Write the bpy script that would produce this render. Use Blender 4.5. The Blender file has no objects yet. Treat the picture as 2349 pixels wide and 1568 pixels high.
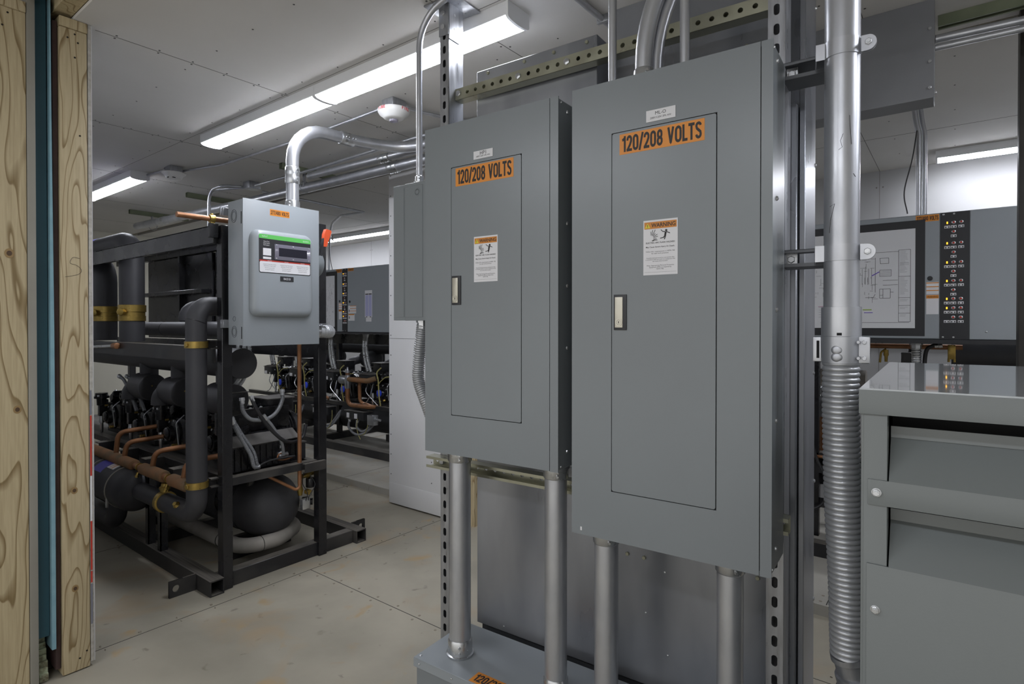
import bpy, bmesh, math, random
from mathutils import Vector, Matrix
random.seed(7)
R = math.radians

# ---------------------------------------------------------------- camera, world, exposure
sc = bpy.context.scene
cam_data = bpy.data.cameras.new('camera')
cam = bpy.data.objects.new('camera', cam_data)
sc.collection.objects.link(cam)
cam.location = (0.0, 0.0, 1.362)
cam.rotation_euler = (R(90.0 - 0.4526), 0.0, R(-52.3))
cam_data.sensor_width = 36.0
cam_data.lens = 20.19
cam_data.shift_y = -30.0 / 2349.0
cam_data.clip_start = 0.02
sc.camera = cam

world = bpy.data.worlds.new('world')
sc.world = world
world.use_nodes = True
world.node_tree.nodes['Background'].inputs[0].default_value = (1.0, 0.985, 0.96, 1)
world.node_tree.nodes['Background'].inputs[1].default_value = 0.5

vs = sc.view_settings
sc.display_settings.display_device = 'sRGB'
vs.view_transform = 'Standard'
vs.look = 'None'
vs.gamma = 1.0
vs.use_curve_mapping = False
vs.exposure = 1.25
LAMP = 17.0            # strength of the lamp diffusers

# ---------------------------------------------------------------- frames
class Frame:
    def __init__(s, ox, oy, yaw):
        s.o = Vector((ox, oy, 0)); s.yaw = yaw
    def __call__(s, p):
        return s.o + Matrix.Rotation(s.yaw, 3, 'Z') @ Vector(p)
W = Frame(0, 0, 0)
P = Frame(1.531, 1.41, R(2.95))        # distribution panels: x = away from the camera, y = along the panels, z up
T = Frame(0.988, 0.111, R(1.48))       # transformer: front face at x = 0, left edge at y = 0
C = sc.collection

# ---------------------------------------------------------------- mesh building
class MB:
    def __init__(s): s.bm = bmesh.new()
    def box(s, x0, x1, y0, y1, z0, z1, bev=0.0, seg=2):
        x0, x1 = min(x0, x1), max(x0, x1); y0, y1 = min(y0, y1), max(y0, y1); z0, z1 = min(z0, z1), max(z0, z1)
        m = Matrix.Translation(((x0+x1)/2, (y0+y1)/2, (z0+z1)/2)) @ Matrix.Diagonal((x1-x0, y1-y0, z1-z0, 1))
        r = bmesh.ops.create_cube(s.bm, size=1.0, matrix=m)
        if bev > 0:
            es = set()
            for v in r['verts']: es.update(v.link_edges)
            bmesh.ops.bevel(s.bm, geom=list(es), offset=bev, segments=seg, profile=0.6, affect='EDGES')
        return s
    def poly(s, pts, ext):
        """closed outline pts (3D) swept by the vector ext"""
        e = Vector(ext); a = [s.bm.verts.new(Vector(p)) for p in pts]; b = [s.bm.verts.new(Vector(p)+e) for p in pts]
        n = len(pts)
        try:
            s.bm.faces.new(a[::-1]); s.bm.faces.new(b)
        except ValueError: pass
        for i in range(n): s.bm.faces.new((a[i], a[(i+1) % n], b[(i+1) % n], b[i]))
        return s
    def rings(s, rings, close=True, caps=True):
        vr = [[s.bm.verts.new(p) for p in r] for r in rings]
        n = len(vr[0])
        for a, b in zip(vr, vr[1:]):
            for i in range(n if close else n-1):
                s.bm.faces.new((a[i], a[(i+1) % n], b[(i+1) % n], b[i]))
        if caps:
            s.bm.faces.new(vr[0][::-1]); s.bm.faces.new(vr[-1])
        return s
    def tube(s, pts, r, n=14, caps=True):
        pts = [Vector(p) for p in pts]
        rr = r if isinstance(r, (list, tuple)) else [r]*len(pts)
        t = []
        for i in range(len(pts)):
            d = (pts[min(i+1, len(pts)-1)] - pts[max(i-1, 0)])
            t.append(d.normalized())
        ref = Vector((0, 0, 1)) if abs(t[0].z) < 0.9 else Vector((1, 0, 0))
        u = (ref - t[0]*ref.dot(t[0])).normalized()
        rg = []
        for i, p in enumerate(pts):
            u = (u - t[i]*u.dot(t[i])).normalized(); w = t[i].cross(u)
            rg.append([p + (u*math.cos(2*math.pi*k/n) + w*math.sin(2*math.pi*k/n))*rr[i] for k in range(n)])
        return s.rings(rg, True, caps)
    def cyl(s, a, b, r, n=20, bev=0.0):
        a, b = Vector(a), Vector(b)
        if bev:
            d = (b-a).normalized()
            return s.tube([a, a+d*bev*0.3, a+d*bev, b-d*bev, b-d*bev*0.3, b], [r-bev, r-bev*0.3, r, r, r-bev*0.3, r-bev], n)
        return s.tube([a, b], r, n)
    def lathe(s, o, d, prof, n=24):
        """prof: (distance along d, radius)"""
        o = Vector(o); d = Vector(d).normalized()
        ref = Vector((0, 0, 1)) if abs(d.z) < 0.9 else Vector((1, 0, 0))
        u = (ref - d*ref.dot(d)).normalized(); w = d.cross(u)
        rg = [[o + d*t + (u*math.cos(2*math.pi*k/n) + w*math.sin(2*math.pi*k/n))*max(r, 1e-5) for k in range(n)] for t, r in prof]
        return s.rings(rg)
    def hexnut(s, o, d, r, h):
        return s.lathe(o, d, [(0, r), (h*0.85, r), (h, r*0.85)], 6)
    def screw(s, o, d, r=0.004):
        return s.lathe(o, d, [(0, r), (r*0.5, r*0.85), (r*0.75, r*0.4)], 8)
    def cell(s, o, ux, uy, w, h, hw, hh, th, n=20):
        """a w x h piece of plate with a rounded hole hw x hh, thickness th along ux x uy"""
        o = Vector(o); ux = Vector(ux); uy = Vector(uy); nz = ux.cross(uy)
        r = min(hw, hh)/2; inn = []
        for k in range(n):
            a = 2*math.pi*(k+0.5)/n; c, q = math.cos(a), math.sin(a)
            inn.append((math.copysign(hw/2-r, c)+r*c, math.copysign(hh/2-r, q)+r*q))
        out = []
        for x, y in inn:
            k = 1/max(abs(x)/(w/2), abs(y)/(h/2)); out.append((x*k, y*k))
        # snap the nearest outer points to the corners
        for cx, cy in ((w/2, h/2), (-w/2, h/2), (-w/2, -h/2), (w/2, -h/2)):
            i = min(range(n), key=lambda j: (out[j][0]-cx)**2+(out[j][1]-cy)**2); out[i] = (cx, cy)
        f = lambda q, z: o + ux*q[0] + uy*q[1] + nz*z
        for z, fl in ((0, False), (th, True)):
            a = [s.bm.verts.new(f(q, z)) for q in inn]; b = [s.bm.verts.new(f(q, z)) for q in out]
            for i in range(n):
                j = (i+1) % n; q = (a[i], a[j], b[j], b[i])
                s.bm.faces.new(q if not fl else q[::-1])
        a = [s.bm.verts.new(f(q, 0)) for q in inn]; b = [s.bm.verts.new(f(q, th)) for q in inn]
        for i in range(n):
            j = (i+1) % n; s.bm.faces.new((a[i], b[i], b[j], a[j]))
        return s

def bend(pts, r, n=7):
    """a path through pts whose corners are rounded with radius r"""
    pts = [Vector(p) for p in pts]; rs = r if isinstance(r, (list, tuple)) else [r]*(len(pts)-2)
    out = [pts[0]]
    for i in range(1, len(pts)-1):
        a = (pts[i-1]-pts[i]); b = (pts[i+1]-pts[i]); la, lb = a.length, b.length; a.normalize(); b.normalize()
        ang = a.angle(b)
        if ang > math.pi-0.02: out.append(pts[i]); continue
        t = min(rs[i-1]/math.tan(ang/2), la*0.49 if i > 1 else la*0.98, lb*0.49 if i < len(pts)-2 else lb*0.98)
        rad = t*math.tan(ang/2); bis = (a+b).normalized(); c = pts[i]+bis*(rad/math.sin(ang/2))
        p0 = pts[i]+a*t-c; p1 = pts[i]+b*t-c; tot = p0.angle(p1); ax = p0.cross(p1).normalized()
        for k in range(n+1): out.append(c+Matrix.Rotation(tot*k/n, 3, ax) @ p0)
    out.append(pts[-1]); return out

def spline(pts, n=8):
    pts = [Vector(p) for p in pts]; q = [pts[0]*2-pts[1]]+pts+[pts[-1]*2-pts[-2]]; out = []
    for i in range(1, len(q)-2):
        a, b, c, d = q[i-1:i+3]
        for k in range(n):
            t = k/n; out.append(0.5*((2*b)+(c-a)*t+(2*a-5*b+4*c-d)*t*t+(3*b-a-3*c+d)*t**3))
    out.append(pts[-1]); return out

def resample(path, step):
    out = [path[0]]; need = step
    for a, b in zip(path, path[1:]):
        L = (b-a).length; t = need
        while t <= L:
            out.append(a+(b-a)*(t/L)); t += step
        need = t-L
    return out

def flex(mb, path, r, pitch, depth, n=16):
    """ribbed hose"""
    k = 6; pp = resample(path, pitch/k)
    mb.tube(pp, [r-depth+depth*abs(math.sin(math.pi*i/k))**0.6 for i in range(len(pp))], n)
    return mb

# ---------------------------------------------------------------- objects
SHARP = [38]
def _link(name, mb, mat, smooth=True):
    bmesh.ops.recalc_face_normals(mb.bm, faces=mb.bm.faces[:])
    me = bpy.data.meshes.new(name); mb.bm.to_mesh(me); mb.bm.free()
    for m in (mat if isinstance(mat, (list, tuple)) else [mat]): me.materials.append(m)
    if smooth:
        me.polygons.foreach_set('use_smooth', [True]*len(me.polygons))
        me.set_sharp_from_angle(angle=R(SHARP[0]))
    o = bpy.data.objects.new(name, me); C.objects.link(o); return o

def thing(name, label, cat, fr, base, group=None):
    o = bpy.data.objects.new(name, None); C.objects.link(o); o.empty_display_size = 0.05
    o.location = fr(base); o.rotation_euler = (0, 0, fr.yaw)
    o['label'] = label; o['category'] = cat
    if group: o['group'] = group
    o['_b'] = list(base); return o
SPLIT = {'nuts': 'nut', 'bolts': 'bolt', 'hex_screws': 'hex_screw', 'pan_screws': 'screw', 'side_screws': 'screw', 'lid_screws': 'screw', 'cover_screws': 'screw', 'window_screws': 'screw',
         'strip_screws': 'screw', 'cover_bolts': 'bolt', 'head_bolts': 'bolt', 'flange_bolts': 'bolt', 'ties': 'cable_tie', 'clamp_bolt': 'bolt', 'knockouts': 'knockout', 'side_slots': 'slot', 'slot': 'slot',
         'ears': 'ear', 'strap_bolt': 'bolt', 'mounting_struts': 'mounting_strut', 'fins': 'fin', 'switches': 'switch', 'wires': 'wire', 'hanger_rings': 'hanger_ring', 'oil_valves': 'oil_valve', 'orange_stripes': 'orange_stripe',
         'brass_plug': 'brass_plug', 'saddle': 'saddle', 'base_feet': 'foot', 'orange_bars': 'orange_bar', 'columns': 'column', 'headings': 'heading', 'pictograms': 'pictogram', 'caution_labels': 'caution_label', 'hazard_stickers': 'hazard_sticker', 'vents': 'vent', 'white_terminals': 'terminal', 'wrap_bands': 'band'}
def islands(mb, gap=0.0015):
    """split a mesh into its separate pieces (pieces that touch stay together)"""
    bm = mb.bm; bm.verts.ensure_lookup_table(); seen = set(); isl = []
    for v in bm.verts:
        if v.index in seen: continue
        st = [v]; seen.add(v.index); grp = []
        while st:
            q = st.pop(); grp.append(q)
            for e in q.link_edges:
                w = e.other_vert(q)
                if w.index not in seen: seen.add(w.index); st.append(w)
        lo = [min(q.co[i] for q in grp)-gap/2 for i in range(3)]; hi = [max(q.co[i] for q in grp)+gap/2 for i in range(3)]
        isl.append([grp, lo, hi])
    i = 0
    while i < len(isl):
        j = i+1; merged = False
        while j < len(isl):
            a, b = isl[i], isl[j]
            if all(a[1][k] <= b[2][k] and b[1][k] <= a[2][k] for k in range(3)):
                a[0] += b[0]; a[1] = [min(x, y) for x, y in zip(a[1], b[1])]; a[2] = [max(x, y) for x, y in zip(a[2], b[2])]; isl.pop(j); merged = True
            else: j += 1
        if not merged: i += 1
    out = []
    for grp, _, _ in isl:
        n = MB(); mp = {v: n.bm.verts.new(v.co) for v in grp}; fs = set()
        for v in grp: fs.update(v.link_faces)
        for f in fs:
            try: n.bm.faces.new([mp[v] for v in f.verts])
            except ValueError: pass
        out.append(n)
    bm.free(); return out
def part(par, name, mb, mat, label=None, smooth=True):
    if name in SPLIT:
        mb.bm.verts.index_update(); o = None
        for n in islands(mb): o = _part(par, SPLIT[name], n, mat, label, smooth)
        return o
    return _part(par, name, mb, mat, label, smooth)
def _part(par, name, mb, mat, label, smooth):
    b = par['_b']; mb.bm.transform(Matrix.Translation((-b[0], -b[1], -b[2])))
    o = _link(name, mb, mat, smooth); o.parent = par; o['_b'] = list(b)
    if label: o['label'] = label
    return o
def single(name, mb, mat, label, cat, fr=W, base=(0, 0, 0), group=None, smooth=True):
    mb.bm.transform(Matrix.Translation((-base[0], -base[1], -base[2])))
    o = _link(name, mb, mat, smooth); o.location = fr(base); o.rotation_euler = (0, 0, fr.yaw)
    o['label'] = label; o['category'] = cat; o['_b'] = list(base)
    if group: o['group'] = group
    return o
def struct(name, mb, mat, fr=W, par=None):
    o = _link(name, mb, mat); o['_b'] = [0, 0, 0]
    if par: o.parent = par
    else:
        o['kind'] = 'structure'; o.location = fr((0, 0, 0)); o.rotation_euler = (0, 0, fr.yaw)
    return o
def dup(root, off, label, group=None, rot=0.0, skip=()):
    """copy of a thing and of its parts, moved by off"""
    r = root.copy(); C.objects.link(r); r.location = root.location+Vector(off); r.rotation_euler.z = root.rotation_euler.z+rot
    r['label'] = label
    if group: r['group'] = group
    for c in list(root.children):
        if c.name.split('.')[0] in skip: continue
        k = c.copy(); C.objects.link(k); k.parent = r
        for g in list(c.children):
            h = g.copy(); C.objects.link(h); h.parent = k
    return r

AX = {'-x': ((0, -1, 0), (0, 0, 1), (-1, 0, 0)), '-y': ((1, 0, 0), (0, 0, 1), (0, -1, 0)), '+z': ((0, -1, 0), (1, 0, 0), (0, 0, 1))}
def text(par, body, p, w, h, face, mat, name='lettering', bold=0.0, rot=0.0, label=None, align='CENTER', spacing=1.0):
    cu = bpy.data.curves.new(name, 'FONT'); cu.body = body; cu.size = 1.0; cu.align_x = align; cu.align_y = 'CENTER'
    cu.extrude = 0.004; cu.offset = bold; cu.resolution_u = 3; cu.space_line = spacing
    cu.materials.append(mat)
    o = bpy.data.objects.new(name, cu); C.objects.link(o); bpy.context.view_layer.update()
    me = bpy.data.meshes.new_from_object(o); xs = [v.co.x for v in me.vertices]; ys = [v.co.y for v in me.vertices]
    d = Vector((max(xs)-min(xs), max(ys)-min(ys), 0)); cen = Vector(((max(xs)+min(xs))/2, (max(ys)+min(ys))/2, 0)); me.transform(Matrix.Translation(-cen))
    bpy.data.objects.remove(o); o = bpy.data.objects.new(name, me); C.objects.link(o); sx = w/max(d.x, 1e-4); sy = (h/max(d.y, 1e-4)) if h else sx
    X, Y, Z = (Vector(v) for v in AX[face]); b = Vector(par['_b'])
    m = Matrix((X, Y, Z)).transposed().to_4x4()
    o.parent = par
    o.matrix_local = Matrix.Translation(Vector(p)-b) @ m @ Matrix.Rotation(rot, 4, 'Z') @ Matrix.Diagonal((sx, sy, min(sx, sy)*0.4, 1))
    o['_b'] = list(b)
    if label: o['label'] = label
    return o

# heavy condensed lettering drawn from strokes (for the voltage stickers); unit: cap height 1, letter width w
def _arc(cx, cy, rx, ry, a0, a1, n=9): return [(cx+rx*math.cos(math.radians(a0+(a1-a0)*k/n)), cy+ry*math.sin(math.radians(a0+(a1-a0)*k/n))) for k in range(n+1)]
ST = 0.17; h_ = ST/2
def _oval(x0, x1, y0, y1):
    r = (x1-x0)/2; q = min(r*1.15, (y1-y0)/2); c = (x0+x1)/2
    return _arc(c, y1-q, r, q, 0, 180)+_arc(c, y0+q, r, q, 180, 360)+[(x1, y1-q)]
GLYPH = {
 '0': (0.50, [_oval(h_, 0.5-h_, h_, 1-h_)]), 'O': (0.54, [_oval(h_, 0.54-h_, h_, 1-h_)]),
 '1': (0.36, [[(0.26, 0), (0.26, 1)], [(0.24, 0.86), (0.12, 0.78), (0.03, 0.76)]]),
 '2': (0.49, [[(h_, 0.68)]+_arc(0.245, 0.74, 0.245-h_, 0.175, 180, 0)+[(0.40, 0.62), (0.30, 0.40), (h_+0.02, 0.12), (h_, h_)], [(0.0, h_), (0.48, h_)]]),
 '/': (0.34, [[(0.03, -0.04), (0.31, 1.04)]]),
 '8': (0.50, [_oval(h_+0.02, 0.5-h_-0.02, 0.50, 1-h_), _oval(h_, 0.5-h_, h_, 0.50)]),
 '7': (0.47, [[(0, 1-h_), (0.46, 1-h_)], [(0.385, 1-h_), (0.27, 0.62), (0.20, 0.30), (0.19, 0)]]),
 '4': (0.52, [[(0.36, 0), (0.36, 1)], [(0.31, 0.97), (h_, 0.34), (h_-0.02, 0.28)], [(0.0, 0.28), (0.52, 0.28)]]),
 'V': (0.56, [[(h_, 1), (0.28, 0.05)], [(0.56-h_, 1), (0.28, 0.05)], [(0.245, 0.06), (0.315, 0.06)]]),
 'L': (0.42, [[(h_, 0), (h_, 1)], [(0, h_), (0.41, h_)]]), 'T': (0.48, [[(0.24, 0), (0.24, 1)], [(0, 1-h_), (0.48, 1-h_)]]),
 'S': (0.50, [_arc(0.25, 0.755, 0.25-h_, 0.16, 5, 180, 8)+[(0.12, 0.62), (0.25, 0.51), (0.39, 0.40)]+_arc(0.25, 0.26, 0.25-h_, 0.175, 0, -178, 9)]),
 ' ': (0.26, [])}
def block_text(par, body, p, w, h, face, mat, gap=0.055):
    tot = sum(GLYPH[c][0]+gap for c in body)-gap; mb = MB(); x = -tot/2; kx = w/tot; ky = h
    for gi, c in enumerate(body):
        for si, st in enumerate(GLYPH[c][1]):
            z = 0.00004*(si+1)
            L = []; Rr = []
            for i, q in enumerate(st):
                a = st[max(i-1, 0)]; b = st[min(i+1, len(st)-1)]; dx, dy = b[0]-a[0], b[1]-a[1]; n = math.hypot(dx, dy) or 1; nx, ny = -dy/n*h_, dx/n*h_
                L.append(((x+q[0]+nx)*kx, (q[1]+ny-0.5)*ky)); Rr.append(((x+q[0]-nx)*kx, (q[1]-ny-0.5)*ky))
            vl = [mb.bm.verts.new((a, b, z)) for a, b in L]; vr = [mb.bm.verts.new((a, b, z)) for a, b in Rr]
            for i in range(len(st)-1):
                try: mb.bm.faces.new((vl[i], vl[i+1], vr[i+1], vr[i]))
                except ValueError: pass
        x += GLYPH[c][0]+gap
    X, Y, Z = (Vector(v) for v in AX[face]); b = Vector(par['_b'])
    mb.bm.transform(Matrix.Translation(Vector(p)) @ Matrix((X, Y, Z)).transposed().to_4x4())
    return part(par, 'lettering', mb, mat, None, False)

# ---------------------------------------------------------------- materials
def lin(h):
    if isinstance(h, str): h = tuple(int(h[i:i+2], 16) for i in (0, 2, 4))
    return tuple(((c/255)/12.92 if c/255 <= 0.04045 else ((c/255+0.055)/1.055)**2.4) for c in h)+(1.0,)
def mat(name, c1, rough=0.5, metal=0.0, c2=None, scale=6.0, mix=(0.35, 0.7), bump=0.0, bscale=60.0, stretch=(1, 1, 1), detail=4.0,
        rvar=0.0, coat=0.0, emit=None, es=0.0, alpha=None, spec=0.5):
    m = bpy.data.materials.new(name); m.use_nodes = True; nt = m.node_tree; L = nt.links.new; b = nt.nodes['Principled BSDF']
    b.inputs['Base Color'].default_value = lin(c1); b.inputs['Roughness'].default_value = rough; b.inputs['Metallic'].default_value = metal
    b.inputs['Coat Weight'].default_value = coat; b.inputs['Specular IOR Level'].default_value = spec
    tc = nt.nodes.new('ShaderNodeTexCoord'); mp = nt.nodes.new('ShaderNodeMapping'); L(tc.outputs['Object'], mp.inputs[0])
    mp.inputs['Scale'].default_value = stretch
    if c2 or rvar:
        n = nt.nodes.new('ShaderNodeTexNoise'); n.inputs['Scale'].default_value = scale; n.inputs['Detail'].default_value = detail
        L(mp.outputs[0], n.inputs['Vector'])
        if c2:
            r = nt.nodes.new('ShaderNodeValToRGB'); r.color_ramp.elements[0].position = mix[0]; r.color_ramp.elements[1].position = mix[1]
            r.color_ramp.elements[0].color = lin(c1); r.color_ramp.elements[1].color = lin(c2)
            L(n.outputs[0], r.inputs[0]); L(r.outputs[0], b.inputs['Base Color'])
        if rvar:
            q = nt.nodes.new('ShaderNodeMapRange'); q.inputs[3].default_value = rough-rvar; q.inputs[4].default_value = rough+rvar
            q.inputs[1].default_value = 0.3; q.inputs[2].default_value = 0.7
            L(n.outputs[0], q.inputs[0]); L(q.outputs[0], b.inputs['Roughness'])
    if bump:
        n2 = nt.nodes.new('ShaderNodeTexNoise'); n2.inputs['Scale'].default_value = bscale; n2.inputs['Detail'].default_value = 3
        L(mp.outputs[0], n2.inputs['Vector'])
        bp = nt.nodes.new('ShaderNodeBump'); bp.inputs['Strength'].default_value = bump; bp.inputs['Distance'].default_value = 0.002
        L(n2.outputs[0], bp.inputs['Height']); L(bp.outputs[0], b.inputs['Normal'])
    if emit: b.inputs['Emission Color'].default_value = lin(emit); b.inputs['Emission Strength'].default_value = es
    if alpha is not None:
        b.inputs['Transmission Weight'].default_value = 1-alpha; b.inputs['IOR'].default_value = 1.45
    return m
def plain(name, c, rough=0.6, metal=0.0, **k): return mat(name, c, rough, metal, **k)

M = {}
M['paint'] = mat('grey enamel', '7a8083', 0.33, 0.0, c2='767b7e', scale=1.6, rvar=0.03, bump=0.03, bscale=420, spec=0.55)
M['paint2'] = mat('light grey enamel', '91979b', 0.36, 0.0, c2='8c9296', scale=2, bump=0.02, bscale=420)
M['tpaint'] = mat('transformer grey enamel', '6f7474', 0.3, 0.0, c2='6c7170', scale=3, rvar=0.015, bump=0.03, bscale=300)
M['tlid'] = mat('glossy lid paled for reflections', 'c2c6c6', 0.10, 0.0, c2='b6baba', scale=30, rvar=0.04, coat=1.0, stretch=(6, 1, 1))  # base colour paled to stand in for bright reflections on the lid top
M['galv'] = mat('galvanised sheet', '808389', 0.34, 0.66, c2='a5a7ab', scale=3.5, rvar=0.1, bump=0.05, bscale=90, stretch=(1, 1, 0.35))  # zinc mottle; its upright bands also put reflections into the colour
M['galvd'] = mat('dull galvanised sheet', '5b5d60', 0.45, 0.6, c2='66686b', scale=9, rvar=0.06)
M['emt'] = mat('galvanised conduit', 'bfc1c5', 0.36, 0.78, c2='abadb2', scale=14, rvar=0.06, bump=0.04, bscale=160, stretch=(1, 1, 0.5))
M['strut'] = mat('galvanised strut', '9a9ca0', 0.35, 0.8, c2='aeb0b4', scale=25, rvar=0.08, stretch=(3, 3, 0.4))
M['gold'] = mat('yellow zinc strut', 'a09f8d', 0.34, 0.8, c2='abab98', scale=12, rvar=0.08)
M['green'] = mat('green strut', '6f7660', 0.5, 0.5, c2='7d836c', scale=10)
M['steel'] = mat('bright steel', 'c4c6c8', 0.3, 0.9, rvar=0.06, scale=20)
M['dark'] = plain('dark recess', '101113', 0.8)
M['black'] = mat('black enamel', '18181a', 0.27, 0.0, c2='222225', scale=5, rvar=0.08, bump=0.05, bscale=70)
M['dusty'] = mat('dusty black steel', '1e1e20', 0.5, 0.0, c2='4a4743', scale=4, mix=(0.45, 0.8), rvar=0.1, bump=0.08, bscale=80)
def dust_top(m, c, amount=0.8):
    nt = m.node_tree; L = nt.links.new; p = nt.nodes['Principled BSDF']
    g = nt.nodes.new('ShaderNodeNewGeometry'); sx = nt.nodes.new('ShaderNodeSeparateXYZ'); L(g.outputs['Normal'], sx.inputs[0])
    r = nt.nodes.new('ShaderNodeMapRange'); r.inputs[1].default_value = 0.6; r.inputs[2].default_value = 0.98; r.inputs[4].default_value = amount; L(sx.outputs[2], r.inputs[0])
    n = nt.nodes.new('ShaderNodeTexNoise'); n.inputs['Scale'].default_value = 9; n.inputs['Detail'].default_value = 5
    q = nt.nodes.new('ShaderNodeMapRange'); q.inputs[1].default_value = 0.25; q.inputs[2].default_value = 0.55; L(n.outputs[0], q.inputs[0])
    k = nt.nodes.new('ShaderNodeMath'); k.operation = 'MULTIPLY'; L(r.outputs[0], k.inputs[0]); L(q.outputs[0], k.inputs[1])
    mx = nt.nodes.new('ShaderNodeMix'); mx.data_type = 'RGBA'; L(k.outputs[0], mx.inputs[0])
    src = p.inputs['Base Color'].links[0].from_socket; L(src, mx.inputs[6]); mx.inputs[7].default_value = lin(c); L(mx.outputs[2], p.inputs['Base Color'])
    return m
dust_top(M['dusty'], '6f6a62'); dust_top(M['black'], '4c4a46', 0.35)
M['dust'] = mat('dust covered steel', '4a4846', 0.7, 0.0, c2='6b6864', scale=6, bump=0.1, bscale=90)
M['cast'] = mat('black cast iron', '101012', 0.25, 0.0, c2='1c1c1f', scale=18, rvar=0.12, bump=0.4, bscale=110)
M['rubber'] = mat('black rubber insulation', '323235', 0.55, 0.0, c2='3b3b3e', scale=5, bump=0.1, bscale=120)
M['rubberd'] = mat('dusty rubber insulation', '7d7972', 0.8, 0.0, c2='96918a', scale=7, bump=0.15, bscale=90)
M['copper'] = mat('copper', '9a6b48', 0.45, 0.45, c2='7c573c', scale=14, rvar=0.1)
M['oldcopper'] = mat('weathered copper', '8f6440', 0.65, 0.15, c2='6f6048', scale=9, rvar=0.1)
M['brass'] = mat('brass', 'b59a55', 0.35, 0.85, c2='8f7a40', scale=20, rvar=0.1)
M['orange'] = mat('orange label', 'd98b2a', 0.4, c2='d28225', scale=5)
M['ink'] = plain('black ink', '1a1717', 0.5)
M['fscrew'] = plain('floor screw heads', '7d7668', 0.6)
M['greyink'] = plain('grey ink', '77777a', 0.6)
M['white'] = plain('white label', 'd8d8da', 0.5)
M['yellow'] = plain('yellow', 'd9c838', 0.5)
M['red'] = plain('red', 'b33427', 0.5)
M['redink'] = plain('red ink', 'c23a40', 0.5)
M['greenl'] = plain('green label', '5fbb5c', 0.4)
M['blue'] = plain('blue plastic', '3450e0', 0.35)
M['purple'] = plain('purple label', '4a45a8', 0.5)
M['lilac'] = plain('lilac print', 'a9abd0', 0.6)
M['orangep'] = plain('orange plastic', 'd2532c', 0.35)
M['paper'] = mat('paper', 'd3d4d6', 0.55, c2='cdced0', scale=3)
M['blackp'] = plain('black plastic', '26272a', 0.45)
M['nickel'] = mat('satin nickel', 'c0bcae', 0.35, 0.6, rvar=0.05, scale=30)
M['lens'] = plain('clear plastic window', 'b3afc0', 0.1, alpha=0.35)
M['window'] = plain('smoked window', '2b2a33', 0.08)
M['wplastic'] = plain('white plastic', 'd6d6d4', 0.4)
M['housing'] = mat('white lamp housing', 'd9dadb', 0.45)
M['teal'] = mat('teal membrane', '2e5560', 0.55, c2='2a4c57', scale=3)
M['pale'] = mat('pale blue foam', '7398a4', 0.7, c2='7fa3ad', scale=20, bump=0.2, bscale=200)
M['brown'] = mat('brown membrane', '4a3632', 0.7, c2='3c2c2a', scale=14, bump=0.3, bscale=90)
M['foam'] = mat('old foam', 'a3ab8f', 0.9, c2='5b503c', scale=40, mix=(0.4, 0.65), bump=0.6, bscale=150)
M['flexg'] = mat('grey flexible conduit', 'b0b2b5', 0.36, 0.6)
M['flexd'] = mat('dull flexible conduit', '7e8083', 0.45, 0.4)
M['cap'] = mat('black foam cap', '1d1d1f', 0.6, c2='222224', scale=6)
M['wallr'] = mat('rear wall board', 'a8a8a8', 0.6, c2='a3a3a3', scale=1.5)
M['cable'] = plain('black cable', '1d1d1f', 0.5)
M['ywire'] = plain('yellow wire', 'a29b62', 0.5)
M['led'] = plain('amber lamp', 'e8b23a', 0.3, emit='ffb52e', es=0.9)
M['greenled'] = plain('green digits', '38c848', 0.3, emit='35e04a', es=2.5)
M['glow'] = plain('lamp diffuser', 'f4f6fa', 0.5, emit='f3f6ff', es=LAMP)
M['gypsum'] = mat('gypsum board', 'c9c7c3', 0.75, c2='c4c2be', scale=2.2, bump=0.03, bscale=200)
M['wallw'] = mat('white wall board', 'cfcfcf', 0.6, c2='c9c9c9', scale=1.5)
M['cream'] = mat('cream wall board', 'd3d0c2', 0.7, c2='cdcabc', scale=1.5)
M['paperedge'] = mat('gypsum board edge', 'b5b2aa', 0.85, c2='9d9a92', scale=60, bump=0.4, bscale=250)
M['drygrey'] = mat('grey gypsum board back', '8f8c82', 0.8, c2='848177', scale=4)

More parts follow.
